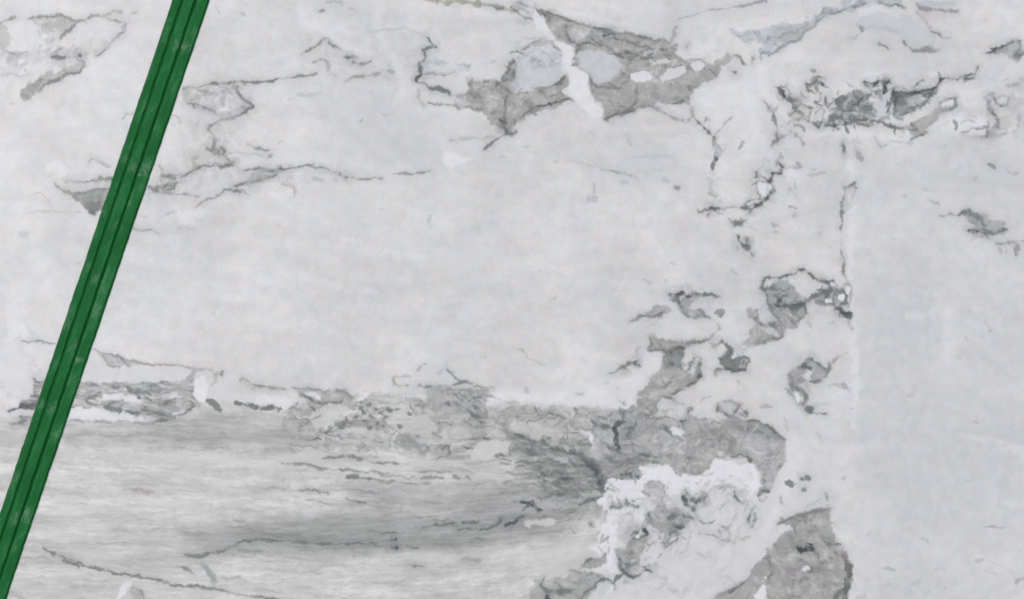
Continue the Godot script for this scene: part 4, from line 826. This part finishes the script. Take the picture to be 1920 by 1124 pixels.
	for s in [
		["k", 0.7, 9.0, [1506, 686, 1518, 690]], ["d", 0.75, 7.0, [1506, 682, 1522, 674]], ["d", 0.85, 4.5, [1522, 673, 1534, 684, 1545, 692, 1552, 693, 1556, 684]], ["p", 0.75, 5.0, [1554, 682, 1564, 675, 1576, 666]], ["y", 0.4, 3.0, [1576, 666, 1588, 662]],
		["p", 0.85, 8.0, [1498, 713, 1508, 709]], ["d", 0.7, 5.0, [1520, 714, 1536, 716]], ["d", 0.85, 7.0, [1493, 727, 1504, 733, 1512, 740]], ["d", 0.75, 6.0, [1513, 738, 1510, 750, 1506, 758]], ["n", 0.7, 6.0, [1470, 727, 1480, 736, 1489, 746]],
		["p", 0.6, 4.0, [1488, 748, 1498, 754, 1510, 756]], ["d", 0.85, 7.0, [1515, 765, 1522, 768]], ["d", 0.8, 5.5, [1522, 770, 1534, 775, 1548, 776]], ["g", 0.8, 10.0, [1574, 722, 1582, 725, 1588, 731]], ["g", 0.5, 4.0, [1556, 725, 1574, 722]], ["t", 0.7, 6.0, [1425, 763, 1436, 761, 1446, 761]],
		["g", 0.4, 6.0, [1545, 759, 1555, 757]], ["d", 0.5, 5.0, [1482, 700, 1488, 716, 1484, 730]], ["g", 0.4, 4.0, [1470, 785, 1476, 792]],
	]: ln(s[0], s[1], s[2], s[3])
	bl("w", 0.95, 1497, 742, 6, 10, 2.0, -0.2); bl("x", 0.9, 1514, 702, 7, 8, 2.0)
	# grey mass right of the fold
	var mass := [1120, 770, 1160, 768, 1190, 760, 1205, 775, 1235, 782, 1262, 790, 1282, 786, 1300, 785, 1330, 785, 1370, 788, 1400, 788, 1425, 793, 1442, 800, 1475, 828, 1470, 850, 1473, 865, 1465, 880, 1455, 900, 1450, 915, 1440, 925, 1420, 930, 1423, 900, 1425, 882, 1412, 874, 1405, 862, 1370, 859, 1335, 862, 1330, 880, 1315, 890, 1295, 893, 1285, 885, 1278, 893, 1265, 888, 1260, 875, 1255, 870, 1225, 872, 1200, 875, 1214, 885, 1195, 896, 1165, 902, 1140, 902, 1125, 880, 1105, 850, 1110, 800]
	pg("g", 0.9, 2.5, mass, 0.6, 1.0, true)
	marbling(170, [1090, 740, 1500, 950], 0.009, 0.014, 22.0, 32.0, 12.0, 46.0)
	worms(mass, 40, "llgctb", 8, 34, 3, 10, 0.2, 0.4, false, 0.8)
	worms(mass, 40, "ddygd", 5, 20, 1.5, 4, 0.25, 0.55, false, 1.1)
	worms([1110, 770, 1195, 765, 1200, 800, 1160, 850, 1110, 830], 36, "kddns", 6, 20, 3, 8, 0.35, 0.65, false, 0.9)
	pg("n", 0.5, 4.0, [1164, 772, 1195, 768, 1196, 795, 1176, 808, 1164, 802])
	for s in [
		["d", 0.8, 9.0, [1112, 792, 1126, 799, 1140, 802]], ["k", 0.75, 11.0, [1150, 806, 1158, 796, 1168, 788]], ["k", 0.75, 10.0, [1153, 806, 1156, 824, 1158, 842]], ["d", 0.75, 6.0, [1172, 806, 1186, 802, 1194, 792]],
		["d", 0.9, 6.5, [1198, 852, 1212, 854, 1228, 859]], ["d", 0.6, 4.0, [1186, 860, 1205, 865, 1240, 868]], ["d", 0.85, 8.0, [1164, 890, 1182, 892, 1196, 896]], ["d", 0.75, 5.0, [1228, 804, 1218, 800, 1232, 786, 1246, 781]],
		["d", 0.7, 6.0, [1244, 798, 1252, 808, 1258, 814]], ["u", 0.9, 5.0, [1311, 796, 1314, 806, 1322, 814, 1314, 820, 1298, 822]], ["y", 0.85, 4.0, [1289, 856, 1292, 868, 1300, 877, 1315, 881, 1328, 876, 1333, 864]], ["d", 0.6, 4.0, [1290, 860, 1300, 858]],
		["d", 0.85, 5.0, [1370, 858, 1384, 852, 1398, 854, 1409, 863, 1408, 870, 1396, 868]], ["u", 0.8, 5.0, [1344, 858, 1350, 856, 1356, 863]], ["u", 0.6, 5.0, [1356, 799, 1372, 799]], ["p", 0.6, 5.0, [1322, 798, 1336, 799]],
		["d", 0.85, 4.5, [1400, 789, 1424, 792, 1434, 796, 1446, 804, 1460, 816, 1474, 828]], ["g", 0.7, 6.0, [1472, 828, 1470, 846, 1466, 852]], ["d", 0.8, 5.5, [1418, 940, 1422, 928, 1432, 920, 1442, 922]], ["p", 0.5, 10.0, [1440, 840, 1446, 850]],
		["y", 0.5, 4.0, [1466, 854, 1472, 866, 1466, 880]], ["d", 0.5, 6.0, [1410, 812, 1422, 808, 1432, 812]], ["p", 0.45, 10.0, [1284, 838, 1298, 848]],
	]: ln(s[0], s[1], s[2], s[3])
	bl("w", 0.85, 1269, 810, 13, 5, 2.0, 0.2); bl("c", 0.95, 1392, 861, 8, 6, 2.0, 0.3); bl("c", 0.7, 1306, 832, 9, 5, 2.0, -0.4); bl("w", 0.6, 1350, 852, 3, 5, 1.8)
	# white healed mass with grey holes
	pg("x", 1.0, 2.2, [1140, 902, 1162, 899, 1176, 904, 1195, 900, 1206, 886, 1200, 876, 1225, 874, 1252, 872, 1258, 881, 1262, 890, 1278, 895, 1285, 887, 1292, 895, 1315, 891, 1330, 881, 1335, 864, 1350, 860, 1365, 866, 1390, 871, 1406, 866, 1421, 881, 1424, 900, 1422, 915, 1418, 931, 1440, 925, 1452, 914, 1462, 884, 1476, 862, 1476, 826, 1500, 828, 1560, 830, 1563, 952, 1545, 954, 1515, 956, 1490, 966, 1465, 976, 1470, 992, 1460, 1006, 1456, 1020, 1440, 1030, 1425, 1050, 1411, 1064, 1405, 1084, 1385, 1092, 1365, 1104, 1345, 1118, 1330, 1240, 1108, 1240, 1113, 1124, 1125, 1110, 1142, 1096, 1135, 1078, 1138, 1056, 1135, 1036, 1115, 1036, 1104, 1030, 1125, 1020, 1128, 1000, 1130, 980, 1146, 965, 1136, 965, 1130, 946, 1112, 938, 1126, 932, 1136, 925, 1132, 912])
	pg("w", 0.95, 2.2, [1140, 902, 1162, 899, 1176, 904, 1195, 900, 1206, 886, 1200, 876, 1225, 874, 1252, 872, 1258, 881, 1262, 890, 1278, 895, 1285, 887, 1292, 895, 1315, 891, 1330, 881, 1335, 864, 1350, 860, 1365, 866, 1390, 871, 1406, 866, 1421, 881, 1424, 900, 1422, 915, 1410, 930, 1385, 920, 1365, 905, 1335, 912, 1312, 926, 1290, 930, 1260, 928, 1225, 928, 1200, 940, 1180, 960, 1166, 985, 1158, 1010, 1150, 1030, 1160, 1062, 1158, 1080, 1146, 1090, 1138, 1070, 1138, 1040, 1115, 1037, 1104, 1030, 1125, 1020, 1128, 1000, 1130, 980, 1146, 965, 1136, 965, 1130, 946, 1112, 938, 1126, 932, 1136, 925, 1132, 912])
	pg("w", 0.9, 2.5, [1186, 952, 1206, 948, 1218, 970, 1215, 985, 1200, 984, 1188, 968])
	pg("w", 0.5, 8.0, [1476, 832, 1500, 825, 1510, 870, 1480, 930, 1450, 990, 1430, 1000, 1446, 950, 1470, 890])
	pg("l", 0.6, 4.0, [1160, 970, 1182, 960, 1196, 985, 1185, 1010, 1165, 1020, 1155, 1005])
	pg("g", 0.95, 2.0, [1209, 912, 1218, 903, 1238, 901, 1248, 908, 1242, 918, 1216, 919])
	pg("l", 0.85, 3.0, [1204, 918, 1240, 918, 1256, 932, 1268, 950, 1240, 958, 1224, 946, 1208, 936])
	pg("g", 0.85, 2.5, [1213, 962, 1230, 952, 1262, 952, 1290, 962, 1312, 972, 1290, 980, 1275, 992, 1255, 1002, 1245, 986, 1226, 988, 1212, 976])
	pg("g", 0.9, 2.5, [1224, 984, 1246, 980, 1268, 985, 1280, 990, 1270, 1006, 1266, 1016, 1248, 1026, 1238, 1020, 1246, 1000])
	pg("t", 0.9, 2.2, [1184, 1010, 1212, 1006, 1208, 1026, 1196, 1046, 1180, 1052, 1166, 1046, 1174, 1030])
	pg("g", 0.85, 2.5, [1155, 1030, 1176, 1024, 1170, 1044, 1180, 1054, 1198, 1050, 1202, 1070, 1206, 1076, 1194, 1083, 1174, 1079, 1164, 1072, 1156, 1056])
	pg("g", 0.9, 2.0, [1093, 1062, 1118, 1048, 1136, 1036, 1137, 1056, 1126, 1064, 1106, 1065])
	pg("l", 0.7, 3.0, [1135, 948, 1156, 942, 1172, 938, 1176, 946, 1160, 954, 1142, 954])
	pg("g", 0.75, 5.0, [1000, 1090, 1060, 1080, 1110, 1070, 1134, 1082, 1120, 1100, 1095, 1124, 1090, 1240, 980, 1240])
	worms([1005, 1085, 1120, 1075, 1100, 1110, 1080, 1200, 1000, 1200], 60, "dddlgpn", 8, 30, 2, 7, 0.3, 0.6, false, 0.9)
	worms([1210, 955, 1300, 960, 1275, 1000, 1210, 1080, 1160, 1070, 1190, 1010], 70, "kddlwtp", 5, 20, 2, 5, 0.3, 0.6, false, 1.1)
	worms([1310, 930, 1400, 925, 1420, 990, 1330, 1010], 60, "lgldsw", 10, 40, 2, 6, 0.3, 0.65, false, 0.7, -0.7)
	worms([1140, 905, 1420, 880, 1400, 930, 1200, 930, 1140, 1000], 70, "gglldx", 6, 24, 2, 6, 0.3, 0.65, false, 1.0)
	worms([1110, 930, 1170, 930, 1160, 1060, 1120, 1060], 30, "gldw", 6, 22, 2, 5, 0.3, 0.6, false, 0.9, 1.5)
	worms([1160, 1060, 1400, 1000, 1400, 1080, 1330, 1124, 1150, 1124], 70, "sllgx", 12, 46, 3, 11, 0.25, 0.5, false, 0.5, -0.5)
	for s in [
		["k", 0.8, 7.0, [1281, 936, 1286, 939]], ["d", 0.9, 8.0, [1302, 938, 1308, 940]], ["t", 0.9, 7.0, [1306, 936, 1318, 926, 1334, 918]], ["d", 0.6, 4.0, [1304, 946, 1314, 936, 1324, 928]], ["d", 0.8, 6.0, [1284, 947, 1300, 953]],
		["t", 0.85, 11.0, [1366, 910, 1371, 912]], ["l", 0.8, 4.0, [1330, 920, 1348, 912, 1366, 908]], ["d", 0.8, 6.0, [1378, 924, 1382, 933, 1389, 943]], ["d", 0.8, 8.0, [1412, 958, 1406, 968, 1402, 976]], ["d", 0.75, 9.0, [1416, 962, 1415, 974, 1410, 984]], ["y", 0.6, 6.0, [1414, 976, 1411, 988]],
		["g", 0.8, 10.0, [1430, 938, 1438, 934]], ["d", 0.7, 5.0, [1142, 953, 1154, 952, 1166, 948]], ["d", 0.65, 6.0, [1186, 948, 1196, 951]], ["d", 0.6, 6.0, [1172, 938, 1178, 944]], ["d", 0.6, 6.0, [1140, 918, 1148, 918]],
		["d", 0.75, 8.0, [1254, 974, 1262, 966]], ["d", 0.65, 8.0, [1284, 968, 1294, 972]], ["k", 0.7, 7.0, [1266, 984, 1278, 990]], ["d", 0.6, 6.0, [1216, 966, 1220, 978]], ["d", 0.75, 6.0, [1256, 1002, 1266, 996]], ["d", 0.8, 4.0, [1246, 1026, 1258, 1020, 1272, 1008]],
		["w", 0.9, 5.0, [1252, 1016, 1262, 1011, 1268, 1006]], ["u", 0.5, 7.0, [1236, 982, 1240, 986]], ["k", 0.9, 8.0, [1182, 1004, 1188, 999, 1196, 998]], ["k", 0.9, 8.0, [1206, 995, 1212, 1000]], ["d", 0.7, 7.0, [1186, 1010, 1198, 1008, 1210, 1004]],
		["k", 0.7, 5.0, [1158, 1046, 1162, 1062, 1172, 1076, 1186, 1081, 1200, 1076, 1208, 1068, 1220, 1070]], ["d", 0.7, 5.0, [1172, 1056, 1182, 1062, 1194, 1056]], ["d", 0.85, 7.0, [1170, 1078, 1156, 1085, 1147, 1096, 1148, 1104]], ["d", 0.85, 8.0, [1146, 1090, 1134, 1086, 1120, 1094, 1108, 1106, 1098, 1112, 1088, 1126, 1080, 1150]],
		["d", 0.8, 6.0, [1090, 1060, 1102, 1053, 1116, 1047]], ["k", 0.8, 9.0, [1026, 1122, 1032, 1124]], ["d", 0.7, 6.0, [1020, 1084, 1014, 1098, 1024, 1110, 1050, 1110, 1076, 1108]], ["d", 0.7, 6.0, [1068, 1069, 1086, 1076]],
		["u", 0.8, 5.0, [1314, 1000, 1328, 1003, 1344, 1005, 1356, 1011]], ["d", 0.5, 6.0, [1348, 994, 1354, 1004]], ["d", 0.6, 8.0, [1316, 980, 1319, 982]], ["y", 0.5, 6.0, [1384, 1004, 1390, 1012, 1402, 1008]], ["y", 0.4, 4.0, [1360, 1010, 1378, 1018]],
		["w", 0.95, 7.0, [1146, 1100, 1140, 1112]],
	]: ln(s[0], s[1], s[2], s[3])
	bl("w", 0.95, 1196, 1005, 4, 3, 1.5); bl("s", 0.9, 1126, 1108, 10, 12, 3.0); bl("c", 0.8, 1196, 1073, 10, 6, 2.0, -0.3)
	# lowest fragment
	pg("t", 0.95, 2.2, [1460, 982, 1466, 975, 1490, 966, 1515, 956, 1551, 953, 1556, 966, 1561, 986, 1564, 1010, 1560, 1016, 1571, 1022, 1584, 1040, 1596, 1060, 1598, 1080, 1593, 1100, 1588, 1124, 1580, 1240, 1325, 1240, 1345, 1120, 1365, 1106, 1386, 1093, 1405, 1086, 1413, 1064, 1426, 1050, 1441, 1030, 1456, 1020, 1461, 1005, 1468, 1000, 1476, 990])
	worms([1460, 980, 1550, 958, 1565, 1015, 1470, 1040], 50, "dgluyn", 6, 22, 2, 6, 0.25, 0.5, false, 1.0)
	worms([1380, 1100, 1450, 1030, 1580, 1050, 1580, 1230, 1350, 1230], 50, "lgytd", 8, 36, 3, 9, 0.15, 0.35, false, 0.8)
	pg("w", 0.98, 2.0, [1450, 1060, 1443, 1080, 1433, 1092, 1424, 1104, 1411, 1115, 1420, 1126, 1424, 1150, 1440, 1150, 1437, 1112, 1434, 1098, 1430, 1088, 1446, 1074])
	bl("w", 1.0, 1474, 992, 11, 5, 2.0, -0.2)
	for s in [
		["k", 1.0, 8.0, [1494, 1027, 1506, 1032, 1516, 1032]], ["k", 1.0, 15.0, [1518, 1031, 1522, 1030]], ["n", 0.8, 7.0, [1478, 1002, 1481, 1014, 1484, 1025]], ["d", 0.85, 6.0, [1543, 1013, 1556, 1021, 1573, 1022]], ["n", 0.6, 7.0, [1541, 1010, 1550, 1012]],
		["d", 0.95, 11.0, [1582, 1042, 1588, 1056, 1592, 1072, 1590, 1092, 1586, 1110, 1580, 1126, 1574, 1180]], ["u", 0.7, 7.0, [1583, 1038, 1584, 1048]], ["d", 0.8, 10.0, [1566, 1122, 1580, 1110]], ["p", 0.9, 8.0, [1478, 1074, 1488, 1068, 1500, 1065, 1514, 1061, 1526, 1064]], ["p", 0.85, 9.0, [1480, 1072, 1488, 1078]],
		["d", 0.6, 5.0, [1522, 1068, 1516, 1074]], ["u", 0.7, 3.5, [1528, 1062, 1545, 1067, 1562, 1074, 1578, 1081]], ["d", 0.6, 6.0, [1462, 984, 1474, 974, 1500, 967, 1530, 957, 1552, 955]], ["p", 0.75, 5.0, [1412, 1068, 1402, 1088, 1390, 1094, 1376, 1104, 1360, 1114, 1336, 1124, 1300, 1140]],
		["d", 0.7, 6.0, [1368, 1110, 1380, 1102, 1394, 1094]], ["g", 0.8, 6.0, [1506, 990, 1500, 1000]], ["d", 0.5, 6.0, [1486, 988, 1490, 998]], ["y", 0.6, 7.0, [1450, 1112, 1462, 1116]], ["d", 0.5, 4.0, [1440, 1085, 1446, 1075]],
	]: ln(s[0], s[1], s[2], s[3])
	bl("w", 0.8, 1510, 1068, 6, 4, 2.0); bl("l", 0.8, 1484, 1040, 8, 8, 3.0)
	for s in [
		["d", 0.75, 9.0, [1474, 905, 1482, 907, 1487, 911]], ["d", 0.75, 7.0, [1506, 897, 1514, 897]], ["d", 0.6, 6.0, [1506, 919, 1510, 919]], ["d", 0.75, 7.0, [1550, 930, 1553, 934]], ["g", 0.5, 6.0, [1582, 898, 1584, 898]], ["p", 0.55, 5.0, [1464, 932, 1462, 940, 1468, 947]],
		["b", 0.8, 5.0, [1510, 950, 1530, 940, 1548, 934]], ["g", 0.5, 3.5, [1475, 800, 1478, 806]], ["g", 0.45, 6.0, [1534, 815, 1540, 825]],
	]: ln(s[0], s[1], s[2], s[3])


func paint_flecks() -> void:
	for s in [
		["n", 0.7, 5.0, [1658, 1068, 1668, 1067, 1680, 1068]], ["n", 0.7, 4.5, [1728, 1010, 1736, 1014, 1746, 1020]], ["d", 0.6, 4.0, [1848, 987, 1865, 987, 1886, 988]], ["d", 0.5, 5.0, [1832, 1050, 1842, 1050]], ["b", 0.7, 4.0, [1848, 1050, 1865, 1056, 1880, 1058]],
		["p", 0.8, 7.0, [1906, 1094, 1912, 1086, 1925, 1082]], ["u", 0.5, 4.5, [1850, 1071, 1858, 1074, 1866, 1079]], ["u", 0.4, 4.0, [1752, 1070, 1774, 1067]], ["u", 0.4, 4.0, [1660, 1098, 1668, 1094]], ["p", 0.5, 5.0, [1768, 1104, 1772, 1104]], ["u", 0.4, 3.5, [1806, 905, 1820, 903, 1830, 899]],
		["g", 0.5, 5.0, [1846, 600, 1852, 610, 1858, 620]], ["u", 0.4, 4.0, [1856, 622, 1862, 616]], ["u", 0.4, 5.0, [1896, 602, 1910, 596, 1920, 594]], ["d", 0.5, 6.0, [1825, 790, 1829, 791]], ["g", 0.5, 5.0, [1880, 834, 1884, 836]], ["p", 0.35, 5.0, [1812, 634, 1816, 640]],
		["u", 0.35, 5.0, [1703, 742, 1712, 741]], ["g", 0.4, 5.0, [1678, 725, 1682, 727]], ["g", 0.4, 5.0, [1785, 773, 1792, 770]], ["g", 0.4, 4.0, [1596, 1014, 1600, 1026]], ["p", 0.4, 10.0, [1610, 1122, 1616, 1122]], ["n", 0.3, 9.0, [1712, 1094, 1722, 1092]],
		["g", 0.4, 5.0, [1795, 668, 1800, 672]], ["b", 0.6, 12.0, [1690, 975, 1704, 966]],
	]: ln(s[0], s[1] * 0.6, s[2], s[3])
	# faint specks all over the white field
	for i in 260:
		var x := -170.0 + rng.randf() * 2250.0
		var y := -100.0 + rng.randf() * 1320.0
		if y > 750.0 and x < 1180.0: continue
		var L := 2.0 + 10.0 * pow(rng.randf(), 2.0)
		var aa := rng.randfn(0.05, 0.4)
		ln("glbgun"[rng.randi() % 6], 0.1 + 0.22 * rng.randf(), 2.0 + 4.0 * rng.randf(), [x, y, x + L * cos(aa), y + L * sin(aa)], 2.0)
	# faint drawn-out blue-grey and pale wisps along the bedding
	for i in 170:
		var x := -170.0 + rng.randf() * 2250.0
		var y := -100.0 + rng.randf() * 1320.0
		if y > 740.0 and x < 1600.0: continue
		var L := 40.0 + 160.0 * rng.randf()
		var sl := rng.randfn(0.06, 0.12)
		ln("swslx"[rng.randi() % 5], 0.18 + 0.25 * rng.randf(), 4.0 + 12.0 * rng.randf(), [x, y, x + L * 0.35, y + L * sl * 0.3, x + L * 0.7, y + L * sl * 0.8, x + L, y + L * sl], 4.0)


func make_slab() -> void:
	var stone := StandardMaterial3D.new()
	stone.albedo_texture = paint_stone()
	stone.roughness = 0.43
	stone.texture_filter = BaseMaterial3D.TEXTURE_FILTER_LINEAR
	var root := Node3D.new()
	root.name = "marble_slab"
	root.set_meta("label", "upright white marble slab with grey veins and a banded grey zone")
	root.set_meta("category", "slab")
	root.set_meta("kind", "thing")
	add_child(root)
	var w := TW / K * MM      # one tile of stone pattern
	var h := TH / K * MM
	var cx := (OX + TW / K * 0.5 - 960.0) * MM
	var cy := CY - (OY + TH / K * 0.5 - 562.0) * MM
	var hx := w * 1.5
	var hy := h * 1.5
	var thick := 0.03
	var b := 0.0015
	var st := SurfaceTool.new()
	st.begin(Mesh.PRIMITIVE_TRIANGLES)
	# the polished face: pattern in the middle, mirrored outwards as in book-matched stone
	for i in 3:
		for j in 3:
			var xa := -hx + i * w; var xb := xa + w
			var ya := hy - j * h; var yb := ya - h
			if i == 0: xa += b
			if i == 2: xb -= b
			if j == 0: ya -= b
			if j == 2: yb += b
			var ua := uvp(xa, w, i); var ub := uvp(xb, w, i)
			var va := uvp(-ya, h, j); var vb := uvp(-yb, h, j)
			quad(st, [Vector3(xa, ya, 0), Vector3(xb, ya, 0), Vector3(xb, yb, 0), Vector3(xa, yb, 0)], [Vector2(ua, va), Vector2(ub, va), Vector2(ub, vb), Vector2(ua, vb)], Vector3(0, 0, 1))
	var f := [Vector3(-hx + b, hy - b, 0), Vector3(hx - b, hy - b, 0), Vector3(hx - b, -hy + b, 0), Vector3(-hx + b, -hy + b, 0)]
	var m := [Vector3(-hx, hy, -b), Vector3(hx, hy, -b), Vector3(hx, -hy, -b), Vector3(-hx, -hy, -b)]
	var k := [Vector3(-hx, hy, -thick), Vector3(hx, hy, -thick), Vector3(hx, -hy, -thick), Vector3(-hx, -hy, -thick)]
	var nn := [Vector3(0, 1, 0), Vector3(1, 0, 0), Vector3(0, -1, 0), Vector3(-1, 0, 0)]
	for e in 4:
		var q := (e + 1) % 4
		var uv := [Vector2(0.1, 0.4), Vector2(0.9, 0.4), Vector2(0.9, 0.43), Vector2(0.1, 0.43)]
		quad(st, [m[e], m[q], f[q], f[e]], uv, (nn[e] + Vector3(0, 0, 1)).normalized())
		quad(st, [k[e], k[q], m[q], m[e]], uv, nn[e])
	quad(st, [k[1], k[0], k[3], k[2]], [Vector2(0, 0), Vector2(3, 0), Vector2(3, 3), Vector2(0, 3)], Vector3(0, 0, -1))
	var o := MeshInstance3D.new()
	o.name = "stone"
	o.mesh = st.commit()
	o.material_override = stone
	root.position = Vector3(cx, cy - hy, 0)
	o.position = Vector3(0, hy, 0)
	root.add_child(o)


func uvp(p: float, size: float, tile: int) -> float:
	# position on the slab to texture coordinate, mirrored in the outer tiles
	var t := (p + size * 1.5) / size - tile
	return t if tile == 1 else 1.0 - t


func quad(st: SurfaceTool, v: Array, uv: Array, n: Vector3) -> void:
	for i in [0, 1, 2, 0, 2, 3]:
		st.set_normal(n)
		st.set_uv(uv[i])
		st.add_vertex(v[i])


# ------------------------------------------------------------------ the strap
func strap_texture(sd: int, worn: float, marks: Array) -> ImageTexture:
	# marks: scuffs as [height on the slab in marble units, across 0..1, half length, half width, strength]
	var W := 64
	var H := 2048
	var n1 := FastNoiseLite.new(); n1.seed = sd; n1.frequency = 0.02; n1.fractal_octaves = 4
	var n2 := FastNoiseLite.new(); n2.seed = sd + 1; n2.frequency = 0.16; n2.fractal_octaves = 3
	var im := Image.create(W, H, false, Image.FORMAT_RGB8)
	var base := Color8(29, 103, 51)
	var pale := Color8(84, 126, 94)
	var deep := Color8(24, 86, 41)
	var dust := Color8(120, 140, 122)
	for y in H:
		var my := 562.0 - (float(y) / H - 0.5) * 1.2026 / MM
		for x in W:
			var a := n1.get_noise_2d(x * 0.5, y * 1.1)
			var b := n2.get_noise_2d(x * 0.35, y * 1.1)
			var c := base.lerp(deep, clampf(0.3 - a * 1.1, 0.0, 1.0) * 0.7)
			c = c.lerp(pale, clampf((a - 0.05) * 1.5 + b * 0.4, 0.0, 1.0) * worn)
			c = c.lerp(dust, clampf((b - 0.5) * 5.0, 0.0, 1.0) * 0.35)
			for m in marks:
				var q := Vector2((my - m[0]) / m[2], (float(x) / W - m[1]) / m[3])
				if absf(q.x) < 1.3 and absf(q.y) < 1.3:
					c = c.lerp(dust, clampf(1.15 - q.length() + b * 0.9, 0.0, 1.0) * m[4])
			im.set_pixel(x, y, c)
	return ImageTexture.create_from_image(im)


func make_strap() -> void:
	var top := CY + 0.601
	var slope := 0.338                       # sideways run per unit of height
	var cxm := (168.0 - 960.0) * MM          # strap middle at the height CY
	var bottom := CY - (OY + TH / K * 0.5 - 562.0) * MM - TH / K * MM * 1.5
	top = CY - (OY + TH / K * 0.5 - 562.0) * MM + TH / K * MM * 1.5
	var root := Node3D.new()
	root.name = "packing_strap"
	root.set_meta("label", "green ribbed plastic packing strap bound aslant around the marble slab")
	root.set_meta("category", "strap")
	root.position = Vector3(cxm, bottom, 0)
	add_child(root)
	# loop around the slab: [y, z, normal]
	var path := []
	var d := 0.030
	var g := 0.0002
	var nf2 := 460
	for i in nf2 + 1:
		path.append([lerpf(bottom + 0.002, top - 0.002, float(i) / nf2), g, Vector3(0, 0, 1)])
	for i in range(1, 6): path.append([top + g, -0.002, Vector3(0, sin(i * PI / 10), cos(i * PI / 10))] if i == 5 else [top - 0.002 + sin(i * PI / 10) * (0.002 + g), g - (1 - cos(i * PI / 10)) * (0.002 + g), Vector3(0, sin(i * PI / 10), cos(i * PI / 10))])
	path.append([top + g, -d, Vector3(0, 1, 0)])
	path.append([top, -d - g, Vector3(0, 0.2, -1).normalized()])
	path.append([bottom, -d - g, Vector3(0, -0.2, -1).normalized()])
	path.append([bottom - g, -d, Vector3(0, -1, 0)])
	path.append([bottom - g, 0.0, Vector3(0, -0.9, 0.3).normalized()])
	path.append(path[0])
	var worn := [0.65, 0.3, 0.7]
	var scuffs := [
		[[70, 0.5, 18, 0.3, 0.3], [298, 0.6, 10, 0.4, 0.45], [395, 0.3, 16, 0.3, 0.35], [500, 0.7, 8, 0.4, 0.4], [610, 0.5, 14, 0.4, 0.3], [760, 0.6, 10, 0.5, 0.4], [900, 0.4, 16, 0.4, 0.3]],
		[[84, 0.75, 12, 0.35, 0.5], [205, 0.5, 10, 0.4, 0.25], [314, 0.5, 12, 0.5, 0.5], [425, 0.6, 12, 0.3, 0.25], [524, 0.5, 12, 0.45, 0.5], [652, 0.6, 14, 0.5, 0.4], [768, 0.5, 12, 0.5, 0.45], [975, 0.6, 16, 0.5, 0.4]],
		[[88, 0.35, 12, 0.4, 0.6], [312, 0.5, 16, 0.6, 0.5], [328, 0.4, 4, 0.7, 0.7], [585, 0.5, 14, 0.4, 0.4], [676, 0.3, 6, 0.5, 0.6], [820, 0.5, 14, 0.4, 0.35], [968, 0.4, 14, 0.5, 0.5]],
	]
	var faces := []
	for i in 3:
		var green := StandardMaterial3D.new()
		green.albedo_texture = strap_texture(31 + 16 * i, worn[i], scuffs[i])
		green.roughness = 0.62
		green.metallic_specular = 0.2
		faces.append(green)
	var web := StandardMaterial3D.new()
	web.albedo_color = Color8(22, 84, 40)
	web.roughness = 0.8
	web.metallic_specular = 0.1
	# cross-section pieces: across from -1 to 1, height in metres
	band(root, "web", web, path, cxm, slope, bottom, [[-0.985, 0.0], [-0.98, 0.0003], [0.98, 0.0003], [0.985, 0.0]], 5)
	band(root, "rib", faces[0], path, cxm, slope, bottom, rib(-1.0, -0.45, 0.0009, 0.3), 1)
	band(root, "rib", faces[1], path, cxm, slope, bottom, rib(-0.365, 0.24, 0.0009, 0.12), 2)
	band(root, "rib", faces[2], path, cxm, slope, bottom, rib(0.325, 1.0, 0.0009, 0.25), 3)


func rib(a: float, b: float, h: float, round_share: float) -> Array:
	var out := []
	var n := 14
	for i in n + 1:
		var t := float(i) / n
		var e := minf(t, 1.0 - t) * 2.0
		var y := h * pow(sin(clampf(e / maxf(round_share, 0.01), 0.0, 1.0) * PI * 0.5), 0.6)
		out.append([lerpf(a, b, t), y])
	return out


func band(root: Node3D, called: String, mat: Material, path: Array, cxm: float, slope: float, bottom: float, prof: Array, sd: int) -> void:
	var n := FastNoiseLite.new()
	n.seed = 70 + sd
	n.frequency = 1.0
	n.fractal_octaves = 3
	var rows := []
	var run := 0.0
	for i in path.size():
		var p: Array = path[i]
		if i > 0: run += Vector2(p[0] - path[i - 1][0], p[1] - path[i - 1][1]).length()
		var y: float = p[0]
		var half := lerpf(0.00975, 0.01045, clampf((y - CY + 0.17) / 0.34, 0.0, 1.0))
		var row := []
		for q in prof.size():
			var u: float = prof[q][0]
			var hh: float = prof[q][1]
			# extruded plastic is never quite even: edges waver, tops dip
			u += n.get_noise_2d(run * 130.0, u * 0.8) * 0.03 + n.get_noise_2d(run * 700.0, u * 0.8 + 9.0) * 0.02
			var bump := n.get_noise_2d(run * 300.0 + 40.0, u * 2.5) * 0.0001 if hh > 0.0004 else 0.0
			var N: Vector3 = p[2]
			row.append(Vector3(u * half + (y - CY) * slope, y - bottom, p[1]) + N * (hh + bump))
		rows.append(row)
	var st := SurfaceTool.new()
	st.begin(Mesh.PRIMITIVE_TRIANGLES)
	st.set_smooth_group(0)
	var m := prof.size()
	for i in rows.size():
		for q in m:
			st.set_uv(Vector2(float(q) / (m - 1), float(i) / 460.0))
			st.add_vertex(rows[i][q])
	for i in rows.size() - 1:
		for q in m - 1:
			var a := i * m + q
			for v in [a, a + m, a + m + 1, a, a + m + 1, a + 1]: st.add_index(v)
	st.generate_normals()
	var o := MeshInstance3D.new()
	o.name = called
	o.mesh = st.commit()
	o.material_override = mat
	root.add_child(o, true)
